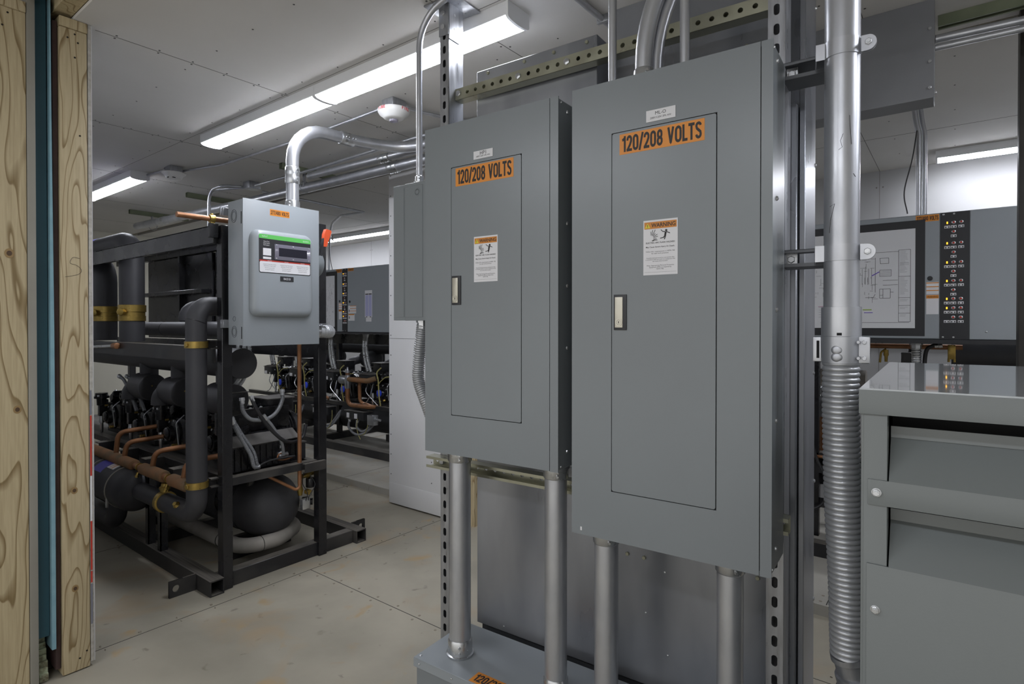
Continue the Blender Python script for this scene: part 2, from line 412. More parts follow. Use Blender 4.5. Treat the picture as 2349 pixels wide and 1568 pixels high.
def wood(name, a, b, seed, sc_=1.0):
    m = bpy.data.materials.new(name); m.use_nodes = True; nt = m.node_tree; L = nt.links.new; p = nt.nodes['Principled BSDF']
    tc = nt.nodes.new('ShaderNodeTexCoord'); mp = nt.nodes.new('ShaderNodeMapping'); L(tc.outputs['Object'], mp.inputs[0])
    mp.inputs['Location'].default_value = (seed, seed*0.7, seed*1.3); mp.inputs['Scale'].default_value = (1, 1, 0.16)
    n = nt.nodes.new('ShaderNodeTexNoise'); n.inputs['Scale'].default_value = 9*sc_; n.inputs['Detail'].default_value = 1.5; L(mp.outputs[0], n.inputs['Vector'])
    ml = nt.nodes.new('ShaderNodeMath'); ml.operation = 'MULTIPLY'; ml.inputs[1].default_value = 13.0; L(n.outputs[0], ml.inputs[0])
    fr = nt.nodes.new('ShaderNodeMath'); fr.operation = 'FRACT'; L(ml.outputs[0], fr.inputs[0])
    rp = nt.nodes.new('ShaderNodeValToRGB'); e = rp.color_ramp.elements; e[0].position = 0.0; e[1].position = 1.0
    e[0].color = lin(a); e[1].color = lin(a)
    for pos, c in ((0.72, a), (0.9, b), (0.93, b), (0.96, a)):
        q = rp.color_ramp.elements.new(pos); q.color = lin(c)
    L(fr.outputs[0], rp.inputs[0])
    # fine fibres
    f = nt.nodes.new('ShaderNodeTexNoise'); f.inputs['Scale'].default_value = 60; f.inputs['Detail'].default_value = 3
    m2 = nt.nodes.new('ShaderNodeMapping'); m2.inputs['Scale'].default_value = (3, 3, 0.12); L(tc.outputs['Object'], m2.inputs[0]); L(m2.outputs[0], f.inputs['Vector'])
    mx = nt.nodes.new('ShaderNodeMix'); mx.data_type = 'RGBA'; mx.blend_type = 'MULTIPLY'; mx.inputs[0].default_value = 0.35
    cr = nt.nodes.new('ShaderNodeValToRGB'); cr.color_ramp.elements[0].color = (0.55, 0.5, 0.42, 1); cr.color_ramp.elements[1].color = (1, 1, 1, 1); cr.color_ramp.elements[0].position = 0.3; cr.color_ramp.elements[1].position = 0.6
    L(f.outputs[0], cr.inputs[0]); L(rp.outputs[0], mx.inputs[6]); L(cr.outputs[0], mx.inputs[7]); L(mx.outputs[2], p.inputs['Base Color'])
    p.inputs['Roughness'].default_value = 0.6
    return m
M['pine'] = wood('pine timber', 'b8a988', '86724e', 1.0)
M['pine2'] = wood('knotty pine timber', 'b3a482', '806d49', 4.3, 0.75)
M['oldwood'] = wood('dark timber', '6d6245', '4b4330', 2.2)

def floor_mat(name, a, b, stain):
    m = bpy.data.materials.new(name); m.use_nodes = True; nt = m.node_tree; L = nt.links.new; p = nt.nodes['Principled BSDF']
    tc = nt.nodes.new('ShaderNodeTexCoord')
    def noise(s, d, off=0, dist=0.0):
        mp = nt.nodes.new('ShaderNodeMapping'); mp.inputs['Location'].default_value = (off, off, off); L(tc.outputs['Object'], mp.inputs[0])
        n = nt.nodes.new('ShaderNodeTexNoise'); n.inputs['Scale'].default_value = s; n.inputs['Detail'].default_value = d; n.inputs['Distortion'].default_value = dist
        L(mp.outputs[0], n.inputs['Vector']); return n
    def ramp(n, p0, p1, c0, c1):
        r = nt.nodes.new('ShaderNodeValToRGB'); r.color_ramp.elements[0].position = p0; r.color_ramp.elements[1].position = p1
        r.color_ramp.elements[0].color = c0; r.color_ramp.elements[1].color = c1; L(n.outputs[0], r.inputs[0]); return r
    base = ramp(noise(1.6, 6, 3, 0.4), 0.35, 0.65, lin(a), lin(b))
    col = base.outputs[0]
    for s, p0, p1, c, off in ((5, 0.63, 0.73, stain, 9), (13, 0.66, 0.74, '6a655a', 21), (0.9, 0.5, 0.7, '7f7a6d', 33), (2.6, 0.56, 0.7, '9c8a70', 47)):
        r = ramp(noise(s, 5, off, 0.6), p0, p1, (0, 0, 0, 1), (0.7, 0.7, 0.7, 1))
        mx = nt.nodes.new('ShaderNodeMix'); mx.data_type = 'RGBA'; L(r.outputs[0], mx.inputs[0]); L(col, mx.inputs[6]); mx.inputs[7].default_value = lin(c); col = mx.outputs[2]
    L(col, p.inputs['Base Color'])
    rr = ramp(noise(3, 4, 5), 0.3, 0.7, (0.42, 0.42, 0.42, 1), (0.6, 0.6, 0.6, 1)); L(rr.outputs[0], p.inputs['Roughness'])
    bp = nt.nodes.new('ShaderNodeBump'); bp.inputs['Strength'].default_value = 0.12; bp.inputs['Distance'].default_value = 0.003
    L(noise(40, 4).outputs[0], bp.inputs['Height']); L(bp.outputs[0], p.inputs['Normal'])
    return m
M['floor'] = floor_mat('grey sealed floor', 'a19b8c', '8b8679', 'a3875a')
M['pad'] = floor_mat('raised grey floor', 'a5a299', '97948b', '9c8c72')
# ---------------------------------------------------------------- the setting
CE = 2.546
X0, X1, Y0, Y1 = -2.4, 5.26, -2.6, 8.65
struct('floor', MB().box(X0, 3.0, Y0, Y1, -0.06, 0), M['floor'])
struct('trim_1', MB().box(3.0, X1, Y0, Y1, -0.06, 0.055, 0.004, 1), M['pad'])          # raised floor of the rear bay
mb = MB()
for a in (-0.85, 0.35, 1.60, 2.83, 4.05, 5.27, 6.5): mb.box(X0, 2.995, a, a+0.003, 0.0, 0.0006)
for x, a, b in ((1.83, 1.60, 2.83) , (2.45, 0.35, 1.6), (1.25, 0.35, 1.6), (2.1, 4.05, 5.27)): mb.box(x, x+0.003, a, b, 0.0, 0.0006)
for a in (0.47, 1.69, 2.91, 4.13, 5.35): mb.box(3.003, X1, a, a+0.003, 0.055, 0.0556)
struct('trim_2', mb, M['dark'])                                                     # open seams of the floor boards
mb = MB()
for a in (0.35, 1.60, 2.83, 4.05, 5.27):
    for k in range(26):
        for d in ((-0.022, 0.024) if k % 3 else (0.02,)): mb.cyl((-0.8+k*0.15+random.uniform(-.01, .01), a+d, 0), (-0.8+k*0.15, a+d, 0.0007), 0.005, 8)
for x in (1.83,):
    for k in range(8):
        for d in (-0.022, 0.024): mb.cyl((x+d, 1.68+k*0.15, 0), (x+d, 1.68+k*0.15, 0.0007), 0.0065, 8)
for k in range(9):
    for d in (-0.03, 0.03): mb.cyl((3.1+k*0.2, 0.47+d, 0.055), (3.1+k*0.2, 0.47+d, 0.0557), 0.007, 8)
    mb.cyl((3.03, 0.2+k*0.1, 0.055), (3.03, 0.2+k*0.1, 0.0557), 0.007, 8)
struct('trim_3', mb, M['fscrew'])
# ceilings of the bays, with the gap between them
ce = struct('ceiling', MB().box(0.731, 2.93, Y0, Y1, CE, CE+0.013), M['gypsum'])
struct('trim_4', MB().box(3.02, X1, Y0, Y1, CE, CE+0.05), M['gypsum'])
struct('trim_5', MB().box(X0, 0.56, Y0, Y1, CE+0.02, CE+0.07), M['gypsum'])
struct('trim_6', MB().box(2.90, 3.05, Y0, Y1, CE+0.052, CE+0.09), M['oldwood'])
struct('trim_7', MB().box(2.93, 2.955, Y0, Y1, CE+0.004, CE+0.05), M['oldwood'])
mb = MB()
for a in (-0.93, 0.29, 1.525, 2.745, 3.97, 5.19, 6.41, 7.63): mb.box(0.81, 2.925, a, a+0.0028, CE-0.0008, CE)
mb.box(1.64, 1.6425, Y0, Y1, CE-0.0005, CE)
for a in (-0.75, 0.47, 1.69, 2.91, 4.13, 5.35, 6.6): mb.box(3.03, X1, a, a+0.003, CE-0.0008, CE)
mb.box(4.33, 4.3325, Y0, Y1, CE-0.0008, CE)
struct('trim_8', mb, plain('ceiling seam', '5d5b58', 0.8))
mb = MB()
def dot(x, y, z, r=0.0045): mb.cyl((x, y, z), (x, y, z-0.0012), r, 7)
for a in (0.29, 1.525, 2.745, 3.97, 5.19):
    for k in range(14):
        for d in (-0.014, 0.016): dot(0.88+k*0.15+random.uniform(-.02, .02), a+d, CE)
for x in (1.2, 1.6, 2.0, 2.4, 2.8):
    for k in range(22): dot(x+random.uniform(-.01, .01), -0.2+k*0.305+random.uniform(-.02, .02), CE, 0.004)
for x in (3.2, 3.6, 4.0, 4.4, 4.8):
    for k in range(20): dot(x+random.uniform(-.01, .01), -0.6+k*0.305, CE, 0.004)
struct('trim_9', mb, plain('ceiling screw heads', '4a4948', 0.6))
# outer walls
struct('wall_right', MB().box(X0, X1, Y0-0.05, Y0, 0, 2.66), M['wallw'])
struct('wall_left', MB().box(X0, X1, Y1, Y1+0.05, 0, 2.66), M['cream'])
struct('wall_rear', MB().box(X1, X1+0.05, Y0, Y1, 0, 2.66), M['wallr'])
struct('wall_front', MB().box(X0-0.05, X0, 4.2, Y1, 0, 2.66).box(X0-0.05, X0, Y0, 4.2, 2.4, 2.66), M['wallw'])      # unseen opening added behind the camera so world light fills the front
mb = MB()
for a in (-0.75, 0.47, 1.69, 2.91, 4.13, 5.35, 6.6):
    mb.box(X1-0.001, X1, a, a+0.003, 0.055, CE)
    for k in range(8):
        for d in (-0.02, 0.022): mb.cyl((X1, a+d, 2.42-k*0.3), (X1-0.0015, a+d, 2.42-k*0.3), 0.006, 7)
mb.box(X1-0.001, X1, Y0, Y1, 1.27, 1.273)
struct('trim_10', mb, plain('wall seam', '77756f', 0.8))
struct('trim_11', MB().box(X1-0.02, X1-0.001, Y0, Y1, 1.225, 1.26), M['cream'])
# the opening on the left: two timber wall ends with membranes between them
wl = struct('wall_opening_left', MB().box(0.43, 0.585, 2.72, Y1-0.02, 0.004, CE-0.039), M['pine2'])
def wpart(n, x0, x1, y0, z0, z1, m, bev=0.003):
    return struct(n, MB().box(x0, x1, y0, Y1-0.02, z0, z1, bev, 2), m)
wpart('trim_12', 0.587, 0.612, 2.715, 0.0, CE+0.06, M['drygrey'])
struct('trim_13', MB().box(0.614, 0.651, 2.745, Y1-0.02, 0.17, CE+0.1), M['teal'])
struct('trim_14', MB().poly([(0.653, 2.72, 0.12), (0.6655, 2.72, 0.12), (0.6655, 2.72, 1.3), (0.6605, 2.72, 2.2), (0.6595, 2.72, CE+0.05), (0.6555, 2.72, CE+0.05), (0.6545, 2.72, 2.0), (0.653, 2.72, 1.0)], (0, 5.8, 0)), M['pale'])
struct('trim_15', MB().box(0.667, 0.684, 2.735, Y1-0.02, 0.03, CE-0.02, 0.004), M['brown'])
struct('trim_16', MB().box(0.6855, 0.775, 2.72, Y1-0.02, 0.004, CE-0.04, 0.004), M['pine'])
struct('trim_17', MB().box(0.6855, 0.7755, 2.715, Y1-0.02, CE-0.039, CE-0.001, 0.003), M['pine2'])
struct('trim_18', MB().box(0.777, 0.7885, 2.72, Y1-0.02, 0.02, CE-0.001, 0.002), M['paperedge'])
struct('trim_19', MB().box(0.7887, 0.7905, 2.7205, Y1-0.02, 0.02, CE-0.002), M['wallw'])
struct('trim_20', MB().box(0.43, 0.428, 2.72, Y1-0.02, 0, CE), M['wallw'])
mb = MB(); 
random.seed(3)
for k in range(7):
    a = 0.022+k*0.021; mb.box(0.616+random.uniform(0, .004), 0.648-random.uniform(0, .003), 2.735+k*0.008, 2.80, a-0.02, a+0.012, 0.006)
single('foam_block', mb, M['foam'], 'crumbling greenish foam block at the foot of the teal gap', 'foam', W, (0.62, 2.76, 0))
# coloured edge tape on the gypsum edge
mb = MB().box(0.7772, 0.783, 2.7185, 2.7199, 0.58, 0.76); struct('trim_21', mb, M['white'])
mb = MB().box(0.7772, 0.783, 2.7185, 2.7199, 0.76, 1.00).box(0.7772, 0.783, 2.7185, 2.7199, 0.385, 0.58).box(0.7772, 0.783, 2.7185, 2.7199, 0.335, 0.38); struct('trim_22', mb, M['red'])
mb = MB().box(0.7772, 0.783, 2.7185, 2.7199, 0.17, 0.33).box(0.7772, 0.783, 2.7185, 2.7199, 1.003, 1.10); struct('trim_23', mb, plain('grey tape', '6d6f7a'))
# knots, nail heads and a pencil mark on the timbers
def knot(cx, z, r, m1, m2, n):
    k = struct(n, MB().poly([(cx+r*math.cos(a/12*math.pi), 2.7195, z+r*1.25*math.sin(a/12*math.pi)) for a in range(24)], (0, -0.0006, 0)), m1)
    q = r*0.55; struct(n, MB().poly([(cx+q*math.cos(a/12*math.pi), 2.7187, z+q*1.2*math.sin(a/12*math.pi)) for a in range(24)], (0, -0.0004, 0)), m2)
kn1 = plain('knot ring', '8d744c', 0.6); kn2 = plain('knot core', '4e3a26', 0.6)
knot(0.725, 0.714, 0.011, kn1, kn2, 'trim_24'); knot(0.726, 0.33, 0.011, kn1, kn2, 'trim_25'); knot(0.555, 1.05, 0.012, kn1, kn2, 'trim_26'); knot(0.535, 1.62, 0.014, kn1, kn2, 'trim_27')
mb = MB()
for x, z in ((0.712, 2.47), (0.735, 2.49), (0.745, 2.46), (0.735, 2.40), (0.74, 0.05), (0.763, 0.07), (0.52, 2.44), (0.535, 2.49), (0.75, 2.1), (0.545, 0.03)):
    mb.cyl((x, 2.7203, z), (x, 2.7188, z), 0.0035, 8)
struct('trim_28', mb, plain('nail heads', '2d2823', 0.5, 0.5))
mb = MB().tube(spline([(0.748, 2.7192, 1.62), (0.725, 2.7192, 1.622), (0.716, 2.7192, 1.60), (0.738, 2.7192, 1.592), (0.752, 2.7192, 1.575), (0.742, 2.7192, 1.558), (0.70, 2.7192, 1.545)]), 0.0006, 5)
struct('trim_29', mb, plain('pencil', '4b4640', 0.7))
# headers above the opening
struct('trim_30', MB().box(0.60, 0.80, Y0, Y1, CE+0.10, CE+0.14), M['teal'])
struct('trim_31', MB().box(0.672, 0.729, Y0, Y1, CE+0.014, CE+0.10), M['pine2'])
struct('trim_37', MB().box(0.731, 2.93, Y0, Y1, CE+0.0132, CE+0.05), M['oldwood'])
struct('trim_38', MB().box(0.43, 0.585, 2.712, Y1-0.02, CE-0.038, CE+0.001, 0.003), M['pine'])
struct('trim_32', MB().box(0.56, 0.60, Y0, 2.72, CE+0.03, CE+0.12), M['pine'])
# partition stub between the bays
struct('wall_partition', MB().box(2.88, 2.94, 2.60, 3.405, 0.012, CE), M['wallw'])
struct('trim_33', MB().box(2.89, 2.98, 2.553, 2.598, 0.0, CE), M['pine'])
struct('trim_34', MB().box(2.878, 2.88, 2.60, 3.405, 0.012, 0.165, 0.001), M['wallw'])
mb = MB()
for k in range(17):
    for y in (3.385, 2.95, 2.64): mb.cyl((2.88, y, 0.08+k*0.15), (2.8785, y, 0.08+k*0.15), 0.0045, 7)
mb.box(2.8792, 2.88, 2.6, 3.4, 1.255, 1.257)
struct('trim_35', mb, plain('wall screw heads', '4f4e4c', 0.6))
# dark steel post at the right edge of the view
struct('trim_36', MB().box(2.86, 2.96, -0.29, -0.185, 0.0, CE+0.05, 0.003), mat('dark steel column', '2c2a27', 0.5, 0.3, c2='393632', scale=6))

# ---------------------------------------------------------------- strut channel (web with holes, two flanges, lips)
def channel(mb, o, along, across, inward, length, holes, pitch, hw, hh, w=0.0413, d=0.0413, th=0.0025, first=None):
    """o: middle of the web at the start; along: direction of length; across: width; inward: away from the web"""
    o, u, v, n = Vector(o), Vector(along), Vector(across), Vector(inward)
    t = 0.0
    if holes:
        cnt = int(length/pitch)
        for i in range(cnt):
            mb.cell(o+u*(pitch*(i+0.5)), v, u, w, pitch, hw, hh, th if v.cross(u).dot(n) > 0 else -th)
        t = cnt*pitch
    def bx(a, b, c0, c1, d0, d1):
        mb.poly([o+u*a+v*c0+n*d0, o+u*a+v*c1+n*d0, o+u*a+v*c1+n*d1, o+u*a+v*c0+n*d1], u*(b-a))
    if length-t > 0.001: bx(t, length, -w/2, w/2, 0, th)
    for sg in (-1, 1):
        bx(0, length, sg*w/2, sg*(w/2-th), th, d)
        bx(0, length, sg*(w/2-th), sg*(w/2-0.0095), d-th, d)
    return mb

# two double-strut uprights
def upright(s, label, top):
    t = thing('strut_upright', label, 'steel upright', P, (0.04, s, 0), 'strut uprights of the panel stand')
    mb = channel(MB(), (0, s, 0.01), (0, 0, 1), (0, -1, 0), (1, 0, 0), top-0.01, True, 0.0508, 0.0143, 0.0286)
    part(t, 'slotted_channel', mb, M['strut'])
    mb = channel(MB(), (0.083, s, 0.01), (0, 0, 1), (0, -1, 0), (-1, 0, 0), top-0.01, False, 1, 0, 0)
    part(t, 'plain_channel', mb, M['strut'])
    part(t, 'foot_plate', MB().box(-0.03, 0.12, s-0.07, s+0.07, 0, 0.008, 0.001), M['strut'])
    mb = MB().box(-0.03, 0.12, s-0.075, s+0.075, top, top+0.006, 0.001).box(-0.004, -0.0005, s-0.0225, s+0.0225, top-0.115, top)
    mb.box(0, 0.06, s-0.0248, s-0.0212, top-0.13, top)
    part(t, 'top_bracket', mb, M['strut'])
    mb = MB()
    for z in (top-0.035, top-0.085):
        mb.hexnut((-0.004, s, z), (-1, 0, 0), 0.010, 0.008)
        mb.cyl((0.03, s-0.0249, z), (0.03, s-0.0256, z), 0.005, 10)
    part(t, 'bolts', mb, M['steel'])
    return t
upright(0.085, 'slotted steel upright at the left end of the panel stand', 2.538)
upright(-1.044, 'slotted steel upright beside the large vertical conduit', 2.538)

# horizontal perforated struts
t = thing('cross_strut', 'upper yellow zinc strut with round holes, above both panels', 'strut', P, (0.05, -0.5, 2.212))
part(t, 'perforated_channel', channel(MB(), (0.036, 0.063, 2.213), (0, -1, 0), (0, 0, -1), (1, 0, 0), 1.09, True, 0.0381, 0.0143, 0.0143), M['gold'])
part(t, 'nuts', MB().hexnut((0.036, 0.045, 2.213), (-1, 0, 0), 0.011, 0.008).hexnut((0.036, -0.22, 2.213), (-1, 0, 0), 0.011, 0.006).hexnut((0.036, -0.41, 2.213), (-1, 0, 0), 0.011, 0.006), M['steel'])
t = thing('cross_strut', 'lower yellow zinc strut under the smaller panel', 'strut', P, (-0.02, -0.5, 0.85))
part(t, 'perforated_channel', channel(MB(), (-0.001, 0.138, 0.857), (0, -1, 0), (0, 0, -1), (-1, 0, 0), 1.22, True, 0.0381, 0.0143, 0.0143), M['gold'])
part(t, 'nuts', MB().hexnut((-0.004, 0.085, 0.857), (-1, 0, 0), 0.012, 0.016), M['steel'])
for s, z in ((-1.04, 1.82), (-0.3, 1.72)):
    pass

# ---------------------------------------------------------------- galvanised trough housing behind the stand
t = thing('sheet_metal_housing', 'galvanised sheet metal housing standing behind the two panels', 'metal housing', P, (0.2, -0.53, 0))
part(t, 'front_sheet', MB().box(0.09, 0.31, 0.004, -1.079, 0.245, 1.95, 0.002, 1), M['galv'])
part(t, 'upper_box', MB().box(0.09, 0.31, 0.004, -0.492, 1.951, 2.302, 0.002, 1), M['galv'])
part(t, 'upper_rear_sheet', MB().box(0.19, 0.31, -0.494, -1.079, 1.951, 2.42, 0.002, 1), M['galv'])
part(t, 'base', MB().box(0.105, 0.30, -0.01, -1.07, 0.0, 0.244), M['galvd'])
part(t, 'side_flange', MB().box(0.115, 0.312, -1.081, -1.096, 0.25, 2.50, 0.002, 1), M['galv'])
mb = MB()
for s, z in ((-0.05, 2.285), (-0.21, 2.285), (-0.33, 2.285), (-0.455, 2.285), (-0.33, 2.12), (-0.08, 2.1), (-0.60, 0.64), (-0.655, 0.64), (-0.985, 0.66)): mb.hexnut((0.09, s, z), (-1, 0, 0), 0.0065, 0.006)
for s, z in ((-0.62, 2.39), (-0.8, 2.39), (-0.93, 2.18), (-0.98, 2.05)): mb.hexnut((0.19, s, z), (-1, 0, 0), 0.0065, 0.006)
part(t, 'hex_screws', mb, M['gold'])
mb = MB()
for x, z in ((0.30, 2.29), (0.30, 1.83), (0.28, 1.22), (0.30, 0.9), (0.3, 0.55)): mb.screw((x, -1.096, z), (0, -1, 0), 0.006)
for s, z in ((-0.72, 0.61), (-0.66, 0.47), (-0.73, 0.36), (-0.12, 0.265), (-0.05, 1.9)): mb.screw((0.09, s, z), (-1, 0, 0), 0.0035)
part(t, 'pan_screws', mb, M['steel'])

# ---------------------------------------------------------------- distribution panels
def warning_label(par, s0, s1, z0, z1, x, lst):
    cy = (s0+s1)/2; w = abs(s0-s1); h = z1-z0
    lb = part(par, 'warning_label', MB().box(x, x-0.0006, s0, s1, z0, z1), M['white'], 'white warning sticker with an orange header')
    b = z1-h*0.035; hh = h*0.125
    part(lb, 'header', MB().box(x-0.0006, x-0.001, s0-w*0.03, s1+w*0.03, b-hh, b), plain('label header', 'c8802c', 0.5))
    text(lb, 'WARNING', (x-0.0014, cy-w*0.09, b-hh*0.5), w*0.70, hh*0.6, '-x', M['ink'], bold=0.015)
    ty = s0-w*0.13; tz = b-hh*0.88; q = hh*0.8
    part(lb, 'hazard_triangle', MB().poly([(x-0.001, ty+q*0.55, tz), (x-0.001, ty-q*0.55, tz), (x-0.001, ty, tz+q*0.9)], (-0.0006, 0, 0)), M['yellow'])
    part(lb, 'exclamation_mark', MB().box(x-0.0017, x-0.0019, ty-q*0.05, ty+q*0.05, tz+q*0.28, tz+q*0.62).box(x-0.0017, x-0.0019, ty-q*0.05, ty+q*0.05, tz+q*0.1, tz+q*0.2), M['ink'])
    # pictogram: blast lines and a person thrown back
    pz = z1-h*0.18; ph = h*0.19; mb = MB()
    def seg(a, c, r): mb.tube([(x-0.0012, s0-a[0]*w, pz-a[1]*ph), (x-0.0012, s0-c[0]*w, pz-c[1]*ph)], r*w, 5)
    o = (0.24, 0.80)
    for k in range(11):
        a = math.radians(-95+k*17); r1, r2 = 0.35+0.1*(k % 2), 0.8+0.2*(k % 3)
        seg((min(0.42, o[0]+0.17*r1*math.cos(a)), o[1]+0.75*r1*math.sin(a)), (min(0.43, o[0]+0.2*r2*math.cos(a)), max(0, min(1, o[1]+0.8*r2*math.sin(a)))), 0.0065)
    for a, c, r in (((0.66, 0.28), (0.64, 0.6), 0.028), ((0.64, 0.6), (0.60, 0.8), 0.014), ((0.60, 0.8), (0.50, 0.85), 0.011), ((0.66, 0.62), (0.62, 0.98), 0.013), ((0.68, 0.28), (0.78, 0.42), 0.011), ((0.65, 0.28), (0.57, 0.22), 0.011), ((0.57, 0.22), (0.52, 0.05), 0.009)):
        seg(a, c, r)
    mb.lathe((x-0.0008, s0-0.675*w, pz-0.14*ph), (-1, 0, 0), [(0, 0.032*w), (0.0008, 0.032*w)], 12)
    part(lb, 'pictogram', mb, M['ink'])
    text(lb, 'ELECTRIC ARC FLASH HAZARD', (x-0.001, cy, z1-h*0.415), w*0.84, None, '-x', M['ink'], bold=0.01)
    text(lb, 'May Cause Severe Injury Or Death.', (x-0.001, cy, z1-h*0.495), w*0.84, None, '-x', M['ink'], bold=0.005)
    text(lb, 'Follow ALL requirements in NFPA 70E\nfor safe work practices.', (x-0.001, cy, z1-h*0.595), w*0.84, None, '-x', M['greyink'])
    text(lb, 'Unauthorized personnel or any person that\nis untrained shall not work on equipment that\ncan cause electrocution.', (x-0.001, cy, z1-h*0.72), w*0.86, None, '-x', M['greyink'])
    text(lb, 'Wear Appropriate Personal Protective\nEquipment (PPE) as required by\nNFPA 70E.', (x-0.001, cy, z1-h*0.86), w*0.8, None, '-x', M['greyink'])
    mb = MB().box(x-0.0006, x-0.0009, s0-w*0.04, s1+w*0.04, z0+h*0.05, z0+h*0.053)
    part(lb, 'border_line', mb, M['greyink'])

def panelboard(label, s0, s1, z0, z1, seam, door, lab, name, warn, han, txt, d=0.16):
    x = -0.2; cs = (s0+s1)/2
    t = thing('distribution_panel', label, 'electrical panel', P, (-0.04, cs, z0), 'grey distribution panels')
    part(t, 'box', MB().box(x+0.004, x+d, s0-0.002, s1+0.002, z0+0.004, z1-0.004, 0.0015, 1), M['paint'])
    # trim front with an opening for the door
    a, b, c, e = door; mb = MB()
    mb.box(x, x+0.0038, s0, a+0.0015, z0, z1).box(x, x+0.0038, b-0.0015, seam+0.0008, z0, z1)
    mb.box(x, x+0.0038, a+0.0015, b-0.0015, e+0.0015, z1).box(x, x+0.0038, a+0.0015, b-0.0015, z0, c-0.0015)
    part(t, 'trim_front', mb, M['paint'])
    part(t, 'edge_cover', MB().box(x, x+0.0038, seam-0.0012, s1, z0-0.001, z1), M['paint'])
    part(t, 'inner_recess', MB().box(x+0.0039, x+0.0042, s0-0.01, s1+0.002, z0+0.01, z1-0.01), M['dark'])
    # door with rounded corners
    r = 0.005; q = [(a-0.0008, c+0.0008), (b+0.0008, c+0.0008), (b+0.0008, e-0.0008), (a-0.0008, e-0.0008)]; pts = []
    for i, (yy, zz) in enumerate(q):
        cx = yy-r if i in (0, 3) else yy+r; cz = zz+r if i < 2 else zz-r
        st = {0: (0, 270), 1: (270, 180), 2: (180, 90), 3: (90, 0)}[i]
        for k in range(5):
            an = math.radians(st[0]+(st[1]-st[0] if i else -90)*k/4)
            pts.append((x-0.0006, cx+r*math.cos(an), cz+r*math.sin(an)))
    part(t, 'door', MB().poly(pts, (0.004, 0, 0)), M['paint'])
    mb = MB()
    gy = a+0.0005
    part(t, 'voltage_label', MB().box(x-0.0006, x-0.0012, lab[0], lab[1], lab[2], lab[3]), M['orange'], 'orange voltage sticker')
    vl = t.children[-1]
    block_text(vl, '120/208 VOLTS', (x-0.0015, (lab[0]+lab[1])/2, (lab[2]+lab[3])/2), abs(lab[0]-lab[1])*0.94, (lab[3]-lab[2])*0.78, '-x', M['ink'])
    npl = part(t, 'name_plate', MB().box(x, x-0.002, name[0], name[1], name[2], name[3], 0.0003, 1), M['white'], 'small white engraved name plate')
    nc = (name[0]+name[1])/2; nh = name[3]-name[2]
    text(npl, txt, (x-0.0022, nc, name[2]+nh*0.68), nh*0.95, None, '-x', M['ink'])
    text(npl, '208Y/120V 3Ph 4W', (x-0.0022, nc, name[2]+nh*0.30), abs(name[0]-name[1])*0.72, None, '-x', M['ink'])
    warning_label(t, *warn, x-0.0006, None)
    # flush latch with key lock
    hs0, hs1, hz0, hz1 = han; w = abs(hs0-hs1); h = hz1-hz0; hc = (hs0+hs1)/2
    la = part(t, 'latch', MB().box(x-0.0006, x-0.004, hs0, hs1, hz0, hz1, 0.0015), M['blackp'], 'black latch surround')
    part(la, 'lever', MB().box(x-0.003, x-0.0062, hs0-w*0.12, hs0-w*0.72, hz0+h*0.07, hz1-h*0.07, 0.0008), M['nickel'], 'satin metal lever')
    kc = hs0-w*0.42; kz = hz0+h*0.22
    part(la, 'key_lock', MB().lathe((x-0.006, kc, kz), (-1, 0, 0), [(0, w*0.27), (0.0012, w*0.27), (0.0012, w*0.18), (0.0006, w*0.16)], 20), M['nickel'])
    part(la, 'key_hole', MB().box(x-0.0067, x-0.0074, kc-0.0007, kc+0.0007, kz-w*0.08, kz+w*0.08), M['ink'])
    mb = MB()
    for z in (z1-0.03, z1-0.35, (z0+z1)/2, z0+0.35, z0+0.05): mb.screw((x+0.055, s1+0.002, z), (0, -1, 0), 0.006)
    for z in (z1-0.012, z0+0.012): mb.screw((x+0.02, s1+0.002, z), (0, -1, 0), 0.004)
    part(t, 'side_screws', mb, M['steel'])
    return t
panelboard('smaller of the two grey electrical panels, left one on the stand', -0.006, -0.515, 0.944, 2.003, -0.487,
           (-0.121, -0.3905, 1.072, 1.861), (-0.140, -0.363, 1.799, 1.856), (-0.213, -0.287, 1.872, 1.897), (-0.214, -0.305, 1.493, 1.633), (-0.125, -0.162, 1.424, 1.516), 'HP1')
panelboard('larger grey electrical panel, nearest the vertical pipe', -0.559, -1.073, 0.786, 2.006, -1.047,
           (-0.679, -0.949, 0.919, 1.8645), (-0.701, -0.921, 1.805, 1.858), (-0.774, -0.850, 1.875, 1.904), (-0.767, -0.856, 1.487, 1.626), (-0.686, -0.722, 1.347, 1.440), 'ML-O')
t = bpy.data.objects['distribution_panel.001']
part(t, 'paper_scrap', MB().box(-0.2, -0.2006, -0.586, -0.591, 0.797, 0.807), M['white'], 'tiny white paper scrap')

# slim grey cabinet behind the left upright
t = thing('wiring_cabinet', 'narrow grey wiring cabinet with a tall split front, left of the panels', 'cabinet', P, (0.0, 0.2, 1.377))
part(t, 'box', MB().box(-0.049, 0.065, 0.294, 0.11, 1.377, 1.886, 0.0015, 1), M['paint'])
part(t, 'left_front', MB().box(-0.055, -0.049, 0.294, 0.2335, 1.377, 1.886, 0.0008, 1).box(-0.0565, -0.054, 0.285, 0.237, 1.389, 1.875, 0.0007, 1), M['paint'])
part(t, 'right_front', MB().box(-0.057, -0.049, 0.2315, 0.11, 1.376, 1.887, 0.0008, 1).box(-0.0585, -0.056, 0.228, 0.140, 1.389, 1.875, 0.0007, 1), M['paint'])
part(t, 'knockout', MB().lathe((-0.0585, 0.166, 1.850), (-1, 0, 0), [(0, 0.016), (0.0006, 0.0155), (0.0006, 0.012), (0, 0.0115), (0, 0.008), (0.0005, 0.0078)], 24), M['paint'])
t = thing('flexible_conduit', 'grey ribbed flexible conduit curving below the narrow cabinet', 'conduit', P, (0.0, 0.26, 1.12))
